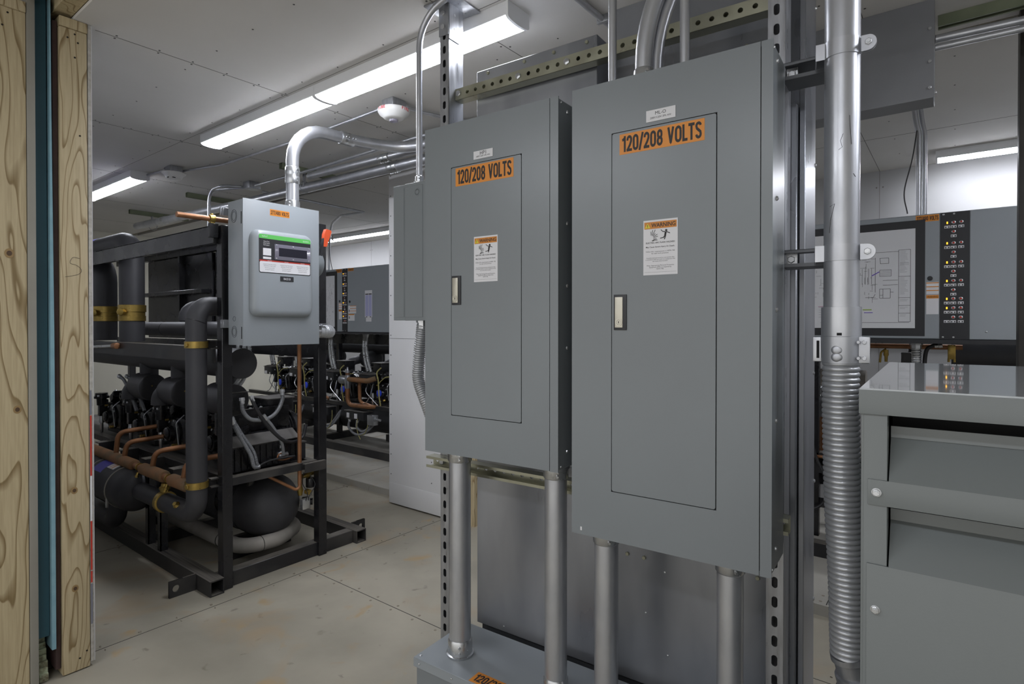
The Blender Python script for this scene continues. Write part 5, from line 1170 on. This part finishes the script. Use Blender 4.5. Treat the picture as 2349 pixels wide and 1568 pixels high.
for x, y, lb in ((1.60, 3.16, 'left ribbed metal conduit running up behind the safety switch'), (1.64, 3.18, 'second ribbed metal conduit running up behind the safety switch'), (1.66, 3.35, 'third ribbed metal conduit running up behind the safety switch')):
    hose(lb, [(x-0.05, y, 0.995), (x, y, 1.06), (x+0.03, y, 1.18), (x+0.03, y, 1.30)], 0.011, 'steel')
for y, x, lb in ((4.52, 1.50, 'left'), (4.47, 1.53, 'right')):
    hose(lb+' one of two pale grey conduits hanging beside the farthest visible compressor', [(x, y+0.12, 1.0), (x, y+0.02, 0.97), (x+0.005, y-0.10, 0.86), (x+0.01, y-0.16, 0.78)], 0.011)
hose('ribbed metal conduit passing diagonally behind the middle beam', [(1.85, 4.5, 0.98), (1.85, 4.35, 1.02), (1.80, 4.15, 1.08), (1.80, 4.0, 1.13)], 0.014, 'steel')
t = thing('metal_tube', 'short steel tube with copper end on the middle beam at far left', 'tube', W, (1.37, 4.6, 1.2))
part(t, 'tube', MB().tube([(1.37, 5.3, 1.185), (1.37, 4.33, 1.222)], 0.011, 12), M['steel'])
part(t, 'end', MB().lathe((1.37, 4.33, 1.222), (0, -1, 0.03), [(0, 0.02), (0.06, 0.02), (0.062, 0.014)], 10), M['copper'])

# things right of the hanging box
conduit('ceiling_conduit', 'upper slim conduit leaving the right side of the hanging box', W, [(2.68, 0.066, 2.43), (2.74, -0.6, 2.43), (2.74, -2.0, 2.43)], 0.0145, 0.4)
conduit('ceiling_conduit', 'lower slim conduit leaving the right side of the hanging box', W, [(2.66, 0.066, 2.39), (2.70, -0.6, 2.392), (2.70, -2.0, 2.392)], 0.012, 0.4)
t = thing('ceiling_strut', 'green strut fixed along the ceiling right of the hanging box', 'strut', W, (2.77, -0.5, CE))
part(t, 'channel', channel(MB(), (2.77, 0.06, CE-0.0005), (0, -1, 0), (1, 0, 0), (0, 0, -1), 1.6, False, 1, 0, 0), M['green'])
# ---------------------------------------------------------------- rear racks on the raised floor
PZ = 0.0552
def rear_rack(label, y0, y1, beams=True):
    t = thing('rack_frame', label, 'equipment rack', W, (3.9, (y0+y1)/2, PZ))
    part(t, 'skid_rail', sqtube(MB(), 3.60, 3.675, y0, y1, PZ, PZ+0.076), M['dusty'])
    part(t, 'skid_rail', sqtube(MB(), 4.72, 4.795, y0, y1, PZ, PZ+0.076), M['dusty'])
    for y in (y0+0.25, (y0+y1)/2, y1-0.3): part(t, 'cross_beam', MB().box(3.676, 4.719, y, y+0.07, PZ, PZ+0.07, 0.002, 1), M['dusty'])
    for y in (y0+0.25, (y0+y1)/2, y1-0.3):
        part(t, 'post', MB().box(3.98, 4.03, y, y+0.05, PZ+0.0705, 1.20, 0.002, 1), M['black'])
        part(t, 'post', MB().box(4.60, 4.65, y, y+0.05, PZ+0.0705, 1.20, 0.002, 1), M['black'])
    if beams: part(t, 'cabinet_beam', MB().box(3.90, 3.96, y0, y1, 1.15, 1.255, 0.002, 1), M['black'])
    if beams: part(t, 'rear_beam', MB().box(4.60, 4.65, y0, y1, 1.201, 1.26, 0.002, 1), M['black'])
    part(t, 'deck_rail', MB().box(3.72, 3.77, y0, y1, 0.50, 0.54, 0.002, 1), M['dusty'])
    part(t, 'deck_rail', MB().box(4.30, 4.35, y0, y1, 0.50, 0.54, 0.002, 1), M['dusty'])
    for y in (y0+0.5, y0+1.1, y1-0.5): part(t, 'deck_brace', MB().box(3.771, 4.299, y, y+0.05, 0.505, 0.535, 0.002, 1), M['dusty'])
    return t
rear_rack('black rack frame on the raised floor seen between the posts of the front rack', 4.05, 7.1)
rear_rack('black rack frame on the raised floor behind the large conduit', -1.5, 1.9, False)

def fit(o): return o
def cabinet(label, y0, y1, strip, zt, zb, poster, right_extra):
    """control cabinet facing -x; y0 is its far-left end, strip = (left, right) of the black push button strip"""
    t = thing('control_cabinet', label, 'control cabinet', W, (3.85, (y0+y1)/2, zb), None)
    part(t, 'body', MB().box(3.705, 3.96, y0, y1, zb, zt, 0.003, 1), M['paint2'])
    part(t, 'left_door', MB().box(3.699, 3.7045, y0-0.002, strip[0]+0.003, zb+0.004, zt-0.004, 0.0015, 1), M['paint2'])
    part(t, 'right_door', MB().box(3.697, 3.7045, strip[1]-0.002, y1+0.002, zb+0.002, zt-0.002, 0.0015, 1), M['paint2'])
    b = part(t, 'button_strip', MB().box(3.6985, 3.7045, strip[0], strip[1], zb+0.001, zt-0.003), M['blackp'], 'black strip of push buttons')
    mb = MB()
    for y in (strip[0]-0.012, strip[0]-0.055):
        for z in (zt-0.012, zb+0.012): mb.screw((3.6985, y, z), (-1, 0, 0), 0.005)
    part(b, 'strip_screws', mb, M['steel'])
    ys = strip[0]; w = abs(strip[0]-strip[1])
    yy = (ys-w*0.235, ys-w*0.46, ys-w*0.72)
    rows = [0.085, 0.245, 0.395, 0.54, 0.68, 0.752, 0.825]; H = zt-zb
    for i, q in enumerate(rows):
        z = zt-H*q
        if i < 6: part(b, 'indicator_lamp', MB().box(3.6984, 3.694, yy[0]-0.003, yy[0]+0.003, z-0.006, z+0.005, 0.001), M['led'])
        for y in yy[1:]:
            k = part(b, 'push_button', MB().lathe((3.6984, y, z), (-1, 0, 0), [(0, 0.0085), (0.004, 0.0085), (0.005, 0.0065)], 14), M['steel'])
            part(k, 'red_button', MB().lathe((3.693, y, z), (-1, 0, 0), [(0, 0.0052), (0.003, 0.0045)], 12), M['red'])
        for y in yy:
            p = part(b, 'button_tag', MB().box(3.6984, 3.6976, y-0.0118, y+0.0118, z-0.028, z-0.015), M['white'])
            part(p, 'tag_marks', MB().box(3.6975, 3.6972, y+0.003, y+0.009, z-0.026, z-0.020).box(3.6975, 3.6972, y-0.009, y-0.004, z-0.026, z-0.019), M['ink'])
        if i < 4:
            z2 = z-H*0.072; y = yy[1]
            k = part(b, 'push_button', MB().lathe((3.6984, y, z2), (-1, 0, 0), [(0, 0.0085), (0.004, 0.0085), (0.005, 0.0065)], 14), M['steel'])
            part(k, 'red_button', MB().lathe((3.693, y, z2), (-1, 0, 0), [(0, 0.0052), (0.003, 0.0045)], 12), M['red'])
            p = part(b, 'button_tag', MB().box(3.6984, 3.6976, y-0.0118, y+0.0118, z2-0.028, z2-0.015), M['white'])
            part(p, 'tag_marks', MB().box(3.6975, 3.6972, y+0.004, y+0.009, z2-0.026, z2-0.019).box(3.6975, 3.6972, y-0.009, y-0.004, z2-0.026, z2-0.019), M['ink'])
    # wiring diagram taped to the left door
    pl, pr2_, pt, pb, bw = poster
    part(t, 'tape_border', MB().box(3.6988, 3.6982, pl+bw, pr2_-bw, pb-bw, pt+bw), M['blackp'], 'black tape frame around the drawing')
    s = part(t, 'wiring_diagram', MB().box(3.6982, 3.6976, pl, pr2_, pb, pt), M['paper'], 'large printed wiring diagram sheet')
    part(t, 'door_lock', MB().lathe((3.699, ys+0.043, zb+(zt-zb)*0.485), (-1, 0, 0), [(0, 0.012), (0.003, 0.012), (0.004, 0.009)], 16), M['blackp'])
    c = part(t, 'caution_labels', MB().box(3.699, 3.6984, ys+0.058, ys+0.006, zb+H*0.36, zb+H*0.455).box(3.699, 3.6984, ys+0.058, ys+0.006, zb+H*0.20, zb+H*0.355), M['white'], 'white and orange caution stickers')
    mb = MB()
    for q in (0.445, 0.415, 0.385): mb.box(3.6984, 3.6979, ys+0.058, ys+0.006, zb+H*q, zb+H*(q+0.007))
    mb.box(3.6984, 3.6979, ys+0.058, ys+0.006, zb+H*0.325, zb+H*0.352)
    part(c, 'orange_bars', mb, M['orange'])
    text(c, 'WARNING', (3.6976, ys+0.032, zb+H*0.338), 0.044, 0.010, '-x', M['ink'])
    v = part(t, 'voltage_label', MB().box(3.699, 3.6984, ys+0.105, ys+0.006, zt-0.040, zt-0.006), M['orange'], 'orange voltage sticker')
    block_text(v, '277/480 VOLTS', (3.698, ys+0.055, zt-0.023), 0.092, 0.022, '-x', M['ink'])
    return t, s
cab, s = cabinet('grey control cabinet with a taped wiring diagram, behind the large conduit', 1.25, -0.62, (0.065, -0.052), 1.938, 1.284, (1.05, 0.171, 1.868, 1.342, 0.042), None)
k = lambda a, b: (a, b)
mb = MB()
def ln(mb, ya, za, yb, zb_, r=0.0008): mb.tube([(3.6974, ya, za), (3.6974, yb, zb_)], r, 4)
Y = lambda px: 0.171+(2099-px)*0.00186          # along the sheet, measured from its right edge
Z = lambda py: 1.342+(753-py)*0.00228
for a, b, c, d in ((2060, 570, 2060, 738), (2088, 570, 2088, 738), (2060, 570, 2088, 570), (2060, 738, 2088, 738), (1860, 740, 2085, 740), (2060, 632, 2088, 632), (2060, 682, 2088, 682), (2060, 700, 2088, 700), (2060, 718, 2088, 718), (1985, 573, 2060, 573),
                   (2014, 587, 2036, 587), (2014, 587, 2016, 600), (2036, 587, 2036, 600), (2015, 600, 2036, 600), (2014, 615, 2042, 615), (2014, 630, 2042, 630), (2014, 615, 2014, 630), (2042, 615, 2042, 630), (2022, 640, 2058, 640), (2022, 651, 2058, 651),
                   (2014, 660, 2040, 660), (2014, 682, 2040, 682), (2014, 660, 2014, 682), (2040, 660, 2040, 682), (2022, 660, 2022, 682), (2014, 675, 2022, 675), (2040, 668, 2048, 668), (2003, 585, 2003, 668), (1998, 680, 2003, 672), (1978, 680, 1998, 680)):
    ln(mb, Y(a), Z(b), Y(c), Z(d))
for q in range(9): ln(mb, Y(1930+q*8), Z(610), Y(1930+q*8), Z(648), 0.0007)
random.seed(11)
for q in range(150):
    a = random.uniform(1780, 1996); b = random.uniform(585, 684); L = random.uniform(4, 16)
    if random.random() < 0.55: ln(mb, Y(a), Z(b), Y(a), Z(b+L), 0.0006)
    else: ln(mb, Y(a), Z(b), Y(a+L), Z(b), 0.0006)
part(s, 'diagram_lines', mb, M['ink'])
mb = MB()
for b0, n_ in ((574, 11), (600, 8), (636, 13), (686, 2), (704, 2), (722, 2)):
    for q in range(n_):
        b = b0+q*3.1; ln(mb, Y(2063), Z(b), Y(2063+random.uniform(10, 22)), Z(b), 0.0005)
for q in range(7): ln(mb, Y(2016), Z(617+q*1.8), Y(2040), Z(617+q*1.8), 0.0004)
for q in range(5): ln(mb, Y(1855), Z(702+q*6), Y(1855+30), Z(702+q*6), 0.0006)
part(s, 'fine_print', mb, M['greyink'])
mb = MB(); ln(mb, Y(1975), Z(716), Y(1997), Z(716), 0.002); ln(mb, Y(1994), Z(628), Y(2013), Z(619), 0.0025); part(s, 'purple_highlight', mb, plain('purple marker', '7a63c4'))
mb = MB(); ln(mb, Y(1972), Z(709), Y(1994), Z(709), 0.003); part(s, 'green_highlight', mb, plain('green marker', 'a3bd5e'))
mb = MB(); ln(mb, Y(1853), Z(700), Y(1884), Z(699), 0.0015); part(s, 'pink_highlight', mb, plain('pink marker', 'b5739c'))
part(cab, 'bottom_flange', MB().box(3.69, 3.96, 1.25, -0.62, 1.262, 1.2835, 0.001, 1), M['blackp'])
part(cab, 'door_screw', MB().screw((3.697, -0.12, 1.325), (-1, 0, 0), 0.005), M['steel'])
cab2, s2 = cabinet('grey control cabinet with a blue printed schedule, left of the narrow cabinet', 6.3, 4.15, (5.122, 5.030), 1.950, 1.282, (6.1, 5.253, 1.882, 1.335, 0.045), None)
mb = MB(); random.seed(5)
for q in range(70): 
    a = 5.27+random.random()*0.14; b = 1.36+random.random()*0.4; ln(mb, a, b, a, b+random.uniform(.01, .05), 0.0008) if q % 2 else ln(mb, a, b, a+random.uniform(.005, .02), b, 0.0008)
part(s2, 'diagram_lines', mb, M['greyink'])
sch = part(cab2, 'breaker_schedule', MB().box(3.697, 3.6964, 4.742, 4.628, 1.435, 1.705).box(3.697, 3.6964, 4.725, 4.640, 1.39, 1.4345), M['white'], 'printed schedule sheet with two lilac columns')
part(sch, 'columns', MB().box(3.6964, 3.6960, 4.735, 4.688, 1.445, 1.658).box(3.6964, 3.6960, 4.682, 4.635, 1.445, 1.658), M['lilac'])
part(sch, 'headings', MB().box(3.6964, 3.6960, 4.735, 4.688, 1.662, 1.672).box(3.6964, 3.6960, 4.682, 4.635, 1.662, 1.672).box(3.6964, 3.6960, 4.725, 4.703, 1.434, 1.441).box(3.6964, 3.6960, 4.665, 4.642, 1.434, 1.441), M['ink'])
v = part(cab2, 'voltage_label', MB().box(3.697, 3.6964, 5.020, 4.925, 1.915, 1.945), M['orange'], 'orange voltage sticker')
block_text(v, '277/480 VOLTS', (3.6961, 4.972, 1.930), 0.088, 0.020, '-x', M['ink'])
c = part(cab2, 'hazard_stickers', MB().box(3.697, 3.6964, 5.015, 4.885, 1.475, 1.555).box(3.697, 3.6964, 5.015, 4.91, 1.40, 1.468), M['white'], 'white and orange caution stickers')
part(c, 'orange_bars', MB().box(3.6963, 3.6959, 4.985, 4.885, 1.550, 1.555).box(3.6963, 3.6959, 4.985, 4.885, 1.524, 1.529).box(3.6963, 3.6959, 4.985, 4.885, 1.498, 1.503).box(3.6963, 3.6959, 5.012, 4.915, 1.458, 1.468), M['orange'])
part(c, 'pictograms', MB().box(3.6963, 3.6959, 5.005, 4.995, 1.49, 1.515).box(3.6963, 3.6959, 5.003, 4.993, 1.42, 1.445), M['ink'])
part(cab2, 'door_lock', MB().lathe((3.697, 4.990, 1.597), (-1, 0, 0), [(0, 0.013), (0.004, 0.012)], 14), M['blackp'])
part(cab2, 'bottom_flange', MB().box(3.69, 3.96, 6.3, 4.15, 1.262, 1.2815, 0.001, 1), M['blackp'])

# ---------------------------------------------------------------- compressors of the rear rack
gB = 'compressors with blue caps on the rear rack'
rb = {}
src = None
for i, (y, lb) in enumerate(((4.60, 'black compressor with a blue cap beside the white partition'), (5.20, 'black compressor with a blue cap, second from the white partition'),
                             (5.89, 'black compressor with a blue cap just right of the copper pipe'), (6.44, 'black compressor with a blue cap just left of the copper pipe'))):
    if i == 0: src = compressor(3.93, y, 0.542, lb, True, gB)
    else: dup(src, (0, y-4.60, 0), lb, gB)
def rear_filter(y, lb, z=0.975, r=0.10):
    t = thing('suction_filter', lb, 'filter', W, (4.05, y, z), 'suction filters of the rear rack')
    part(t, 'shell', MB().lathe((4.22, y+0.08, z), (-0.15, -1, 0), [(0, 0.04), (0.02, r*0.8), (0.06, r), (0.24, r), (0.27, r*0.9), (0.29, r*0.6), (0.295, 0)], 28), M['rubber'])
    part(t, 'riser', MB().tube([(4.21, y+0.01, z+0.02), (4.21, y+0.01, 1.20)], 0.06, 18), M['rubber'])
    part(t, 'down_pipe', MB().tube(bend([(4.17, y+0.02, z), (4.0, y+0.04, z-0.03), (4.0, y+0.04, 0.78)], 0.06), 0.05, 16), M['rubber'])
    part(t, 'flange', MB().box(3.86, 4.02, y-0.04, y+0.12, 0.955, 0.962, 0.002), M['dust'])
    part(t, 'junction_can', MB().box(3.88, 4.0, y-0.03, y+0.11, 0.87, 0.954, 0.004), M['black'])
    return t
f0 = rear_filter(4.73, 'black domed suction filter over the compressor beside the partition')
dup(f0, (0, 0.62, 0), 'black domed suction filter over the second compressor from the partition', 'suction filters of the rear rack')
dup(f0, (0, 1.30, 0), 'black domed suction filter seen just right of the copper pipe', 'suction filters of the rear rack')
dup(f0, (0, 1.86, 0), 'black domed suction filter seen just left of the copper pipe', 'suction filters of the rear rack')
# terminal covers, loose conduits, drain boxes
def rear_bits(y, tag):
    t = thing('sensor_box', 'black sensor box above the blue cap of the '+tag, 'sensor', W, (3.75, y+0.17, 0.80))
    part(t, 'body', MB().box(3.70, 3.80, y+0.08, y+0.25, 0.76, 0.85, 0.008), M['blackp'])
    part(t, 'hood', MB().poly([(3.69, y+0.07, 0.851), (3.69, y+0.15, 0.872), (3.69, y+0.26, 0.851)], (0.12, 0, 0)), M['dust'])
    part(t, 'white_terminals', MB().box(3.699, 3.697, y+0.18, y+0.235, 0.765, 0.80).box(3.699, 3.697, y+0.11, y+0.13, 0.765, 0.785), M['white'])
    t = thing('contactor_box', 'low black contactor box with two grey switches under the '+tag, 'electrical box', W, (3.70, y+0.25, 0.40))
    part(t, 'body', MB().box(3.66, 3.76, y+0.12, y+0.42, 0.385, 0.47, 0.004), M['blackp'])
    part(t, 'lid', MB().box(3.65, 3.77, y+0.11, y+0.43, 0.4705, 0.4765, 0.002), M['dust'])
    part(t, 'switches', MB().box(3.6595, 3.653, y+0.35, y+0.39, 0.40, 0.45, 0.002).box(3.6595, 3.653, y+0.22, y+0.265, 0.40, 0.45, 0.002), M['white'])
    hose('grey conduit looping under the contactor box of the '+tag, [(3.68, y+0.37, 0.385), (3.66, y+0.36, 0.30), (3.66, y+0.25, 0.24), (3.66, y+0.10, 0.27), (3.70, y+0.0, 0.37), (3.72, y-0.02, 0.45)], 0.013)
    hose('inner grey conduit loop under the contactor box of the '+tag, [(3.68, y+0.24, 0.385), (3.66, y+0.23, 0.32), (3.66, y+0.15, 0.28), (3.67, y+0.06, 0.32), (3.72, y+0.0, 0.43)], 0.013)
    mb = MB().tube(spline([(3.655, y+0.21, 0.40), (3.65, y+0.22, 0.33), (3.65, y+0.20, 0.26), (3.65, y+0.16, 0.20)]), 0.004, 6).tube(spline([(3.66, y+0.05, 0.45), (3.65, y+0.04, 0.36), (3.65, y+0.09, 0.27), (3.65, y+0.16, 0.24)]), 0.004, 6)
    single('wire_loop', mb, M['ywire'], 'yellow wires dangling below the contactor box of the '+tag, 'wire', W, (3.65, y+0.15, 0.3))
    single('wire_loop', MB().tube(spline([(3.72, y-0.08, 0.93), (3.70, y-0.04, 0.88), (3.70, y-0.06, 0.80), (3.70, y-0.07, 0.66), (3.72, y-0.07, 0.55)]), 0.007, 6).tube(spline([(3.72, y-0.24, 0.85), (3.70, y-0.17, 0.84), (3.70, y-0.10, 0.80), (3.70, y-0.06, 0.76)]), 0.005, 6), M['ywire'], 'upright yellow wire beside the '+tag, 'wire', W, (3.7, y-0.07, 0.55))
    single('steel_tubing', MB().tube(spline([(3.73, y+0.14, 0.76), (3.70, y+0.13, 0.68), (3.70, y+0.02, 0.60), (3.70, y-0.05, 0.555)]), 0.005, 6).tube(spline([(3.73, y+0.06, 0.76), (3.70, y+0.06, 0.66), (3.70, y+0.12, 0.58), (3.70, y+0.20, 0.548)]), 0.005, 6), M['steel'], 'crossing steel tubes below the sensor box of the '+tag, 'tube', W, (3.7, y+0.1, 0.6))
    for d, n_ in ((0.0, 'left'), (-0.07, 'right')):
        hose(n_+' ribbed conduit hanging from the cabinet to the '+tag, [(3.82, y+0.30+d*0.6, 1.262), (3.82, y+0.32+d*0.6, 1.12), (3.80, y+0.27+d*0.7, 0.98), (3.78, y+0.20+d*0.7, 0.87)], 0.017, 'steel')
rear_bits(4.60, 'rear compressor by the partition')
rear_bits(5.20, 'second rear compressor')
rear_bits(5.89, 'third rear compressor')
rear_bits(6.44, 'fourth rear compressor')
copper('copper riser with a steel valve on the rear rack, nearest the partition', [(3.66, 4.98, 0.86), (3.66, 4.98, 0.53), (3.68, 4.70, 0.53), (3.75, 4.60, 0.53)], 0.022, [0.07, 0.05])
copper('second copper riser beside the steel valve on the rear rack', [(3.70, 4.84, 0.82), (3.70, 4.83, 0.56), (3.74, 4.70, 0.53)], 0.018, [0.06])
copper('copper riser left of the second rear compressor', [(3.68, 5.52, 0.80), (3.68, 5.46, 0.60), (3.70, 5.36, 0.56)], 0.016, [0.05])
t = thing('service_valve', 'steel service valve with a horizontal copper arm on the rear rack', 'valve', W, (3.66, 4.98, 0.8))
part(t, 'body', MB().lathe((3.66, 4.98, 0.70), (0, 0, 1), [(0, 0.028), (0.05, 0.03), (0.09, 0.034), (0.12, 0.026), (0.15, 0.02), (0.17, 0.022), (0.20, 0.012), (0.22, 0.008)], 12), M['strut'])
part(t, 'arm', MB().tube(bend([(3.66, 4.98, 0.795), (3.66, 4.66, 0.795), (3.72, 4.60, 0.82)], 0.03), 0.026, 14), M['oldcopper'])
part(t, 'gauge_housing', MB().lathe((3.70, 5.04, 0.78), (0, 0.9, 0), [(0, 0.03), (0.04, 0.045), (0.10, 0.045), (0.11, 0.03)], 16), M['strut'])
single('steel_box', MB().box(3.64, 3.70, 4.54, 4.64, 0.36, 0.46, 0.004).lathe((3.66, 4.54, 0.42), (0, -1, 0), [(0, 0.02), (0.02, 0.02), (0.021, 0.012), (0.08, 0.012)], 10), M['strut'], 'small square steel box with fittings at the edge of the partition', 'junction box', W, (3.67, 4.59, 0.41))
ins('insulated_header', 'black insulated header running above the rear compressors', [(4.21, 7.0, 1.10), (4.21, 4.1, 1.10)], 0.07, [], n=20)
t = thing('receiver_tank', 'black receiver tank under the deck of the rear rack', 'tank', W, (4.2, 5.6, 0.14))
part(t, 'shell', MB().lathe((4.15, 4.3, 0.33), (0, 1, 0), [(0, 0.02), (0.02, 0.1), (0.08, 0.16), (2.4, 0.16), (2.46, 0.1), (2.48, 0.02)], 28), M['rubber'])
part(t, 'saddle', MB().box(3.98, 4.32, 4.7, 4.76, 0.126, 0.20).box(3.98, 4.32, 6.2, 6.26, 0.126, 0.20), M['dusty'])

# ---------------------------------------------------------------- right rear rack contents
ins('insulated_header', 'fat black header pipe under the right control cabinet', [(4.25, -1.4, 1.19), (4.25, 0.02, 1.19)], 0.10, [], n=26)
t = ins('insulated_pipe', 'black pipe end just right of the large conduit under the control cabinet', [(4.22, 1.3, 1.20), (4.22, 0.43, 1.20)], 0.085, [], n=26)
ins('insulated_pipe', 'grey pipe stub below the black pipe end, right of the large conduit', [(4.18, 1.25, 1.02), (4.18, 0.44, 1.02)], 0.055, [], 'rubberd', 22)
t = thing('copper_line', 'long thin copper line with a brass clip under the right control cabinet', 'copper pipe', W, (3.98, 0.1, 1.235))
part(t, 'pipe', MB().tube([(3.98, 1.4, 1.236), (3.98, -0.03, 1.236)], 0.014, 14), M['copper'])
part(t, 'clip', MB().box(3.955, 3.96, 0.0, 0.035, 1.17, 1.25, 0.002).lathe((3.96, 0.005, 1.175), (0, 0, -1), [(0, 0.006), (0.02, 0.006)], 8).lathe((3.96, 0.03, 1.175), (0, 0, -1), [(0, 0.006), (0.02, 0.006)], 8), M['brass'])
part(t, 'valve', MB().lathe((3.97, 0.32, 1.215), (0, 0, -1), [(0, 0.012), (0.03, 0.014), (0.04, 0.009), (0.07, 0.008)], 10).tube(bend([(3.97, 0.32, 1.22), (3.97, 0.345, 1.20), (3.97, 0.35, 1.14)], 0.02), 0.006, 8), M['brass'])
hose('ribbed conduit dropping below the right control cabinet', [(3.83, 0.172, 1.262), (3.83, 0.17, 1.20), (3.83, 0.168, 1.10), (3.83, 0.17, 0.95)], 0.024, 'steel')
hose('black cable beside the ribbed conduit below the right control cabinet', [(3.84, 0.06, 1.25), (3.84, 0.10, 1.245), (3.84, 0.13, 1.20), (3.84, 0.135, 1.0)], 0.010, 'cable', 'power_cable', False)
hose('ribbed conduit slanting down behind the large flexible conduit', [(3.95, 0.50, 1.15), (3.95, 0.56, 1.05), (3.93, 0.62, 0.97), (3.92, 0.66, 0.88)], 0.02, 'steel')
t = thing('power_cable', 'thin dark cable with pale ties dropping beside the stand', 'cable', W, (3.68, 0.66, 0.9))
path = spline([(3.67, 0.63, 1.26), (3.67, 0.652, 1.20), (3.67, 0.655, 0.95), (3.67, 0.655, 0.72), (3.67, 0.63, 0.60), (3.66, 0.58, 0.48), (3.66, 0.585, 0.36), (3.66, 0.65, 0.30), (3.66, 0.72, 0.29)])
part(t, 'cable', MB().tube(path, 0.008, 8), M['cable'])
mb = MB()
for z in (1.175, 1.05, 0.90, 0.73): mb.lathe((3.67, 0.654, z-0.004), (0, 0, 1), [(0, 0.012), (0.008, 0.012)], 8)
part(t, 'ties', mb, M['white'])
copper('copper riser with a steel valve behind the large flexible conduit', [(3.80, 0.615, 0.62), (3.80, 0.615, 0.84)], 0.019, [])
single('service_valve', MB().lathe((3.80, 0.615, 0.82), (0, 0, 1), [(0, 0.026), (0.06, 0.026), (0.07, 0.03), (0.10, 0.03), (0.12, 0.014), (0.14, 0.02), (0.17, 0.02), (0.18, 0.008), (0.23, 0.006)], 12), M['strut'], 'steel service valve on the copper riser behind the large flexible conduit', 'valve', W, (3.8, 0.615, 0.84))
single('panel_post', MB().box(3.72, 3.76, 0.625, 0.70, PZ+0.0765, 1.26, 0.002, 1), M['black'], 'slim black post beside the tied cable', 'post', W, (3.74, 0.66, PZ))
single('equipment_shelf', MB().box(3.72, 4.20, -0.9, 1.6, 0.595, 0.62, 0.003, 1), M['dusty'], 'black steel shelf under the copper riser on the right rear rack', 'shelf', W, (3.9, 0.3, 0.6))
copper('thin copper line along the front edge of the black shelf', [(3.70, 1.5, 0.60), (3.70, 0.50, 0.60)], 0.009, [])
t = thing('receiver_tank', 'grey dusty receiver tank low on the right rear rack', 'tank', W, (3.98, 0.5, 0.14))
part(t, 'shell', MB().lathe((3.98, -0.6, 0.40), (0, 1, 0), [(0, 0.02), (0.03, 0.1), (0.09, 0.165), (1.9, 0.165), (1.97, 0.1), (2.0, 0.02)], 30), M['rubber'])
part(t, 'white_tag', MB().box(3.79, 3.80, 0.56, 0.63, 0.34, 0.42, 0.003).box(3.80, 3.805, 0.50, 0.56, 0.20, 0.36, 0.002), M['white'])
part(t, 'saddle', MB().box(3.82, 4.14, -0.2, -0.14, 0.126, 0.26).box(3.82, 4.14, 0.9, 0.96, 0.126, 0.26), M['dusty'])
t = thing('compressor_block', 'black equipment block right of the tied cable on the rear rack', 'machine housing', W, (4.2, -0.4, 0.621))
part(t, 'block', MB().box(3.95, 4.4, -0.75, -0.15, 0.621, 0.95, 0.03), M['cast'])
part(t, 'cover', MB().box(3.93, 4.42, -0.77, -0.13, 0.951, 0.965, 0.003), M['dust'])

for o in bpy.data.objects:
    if '_b' in o: del o['_b']
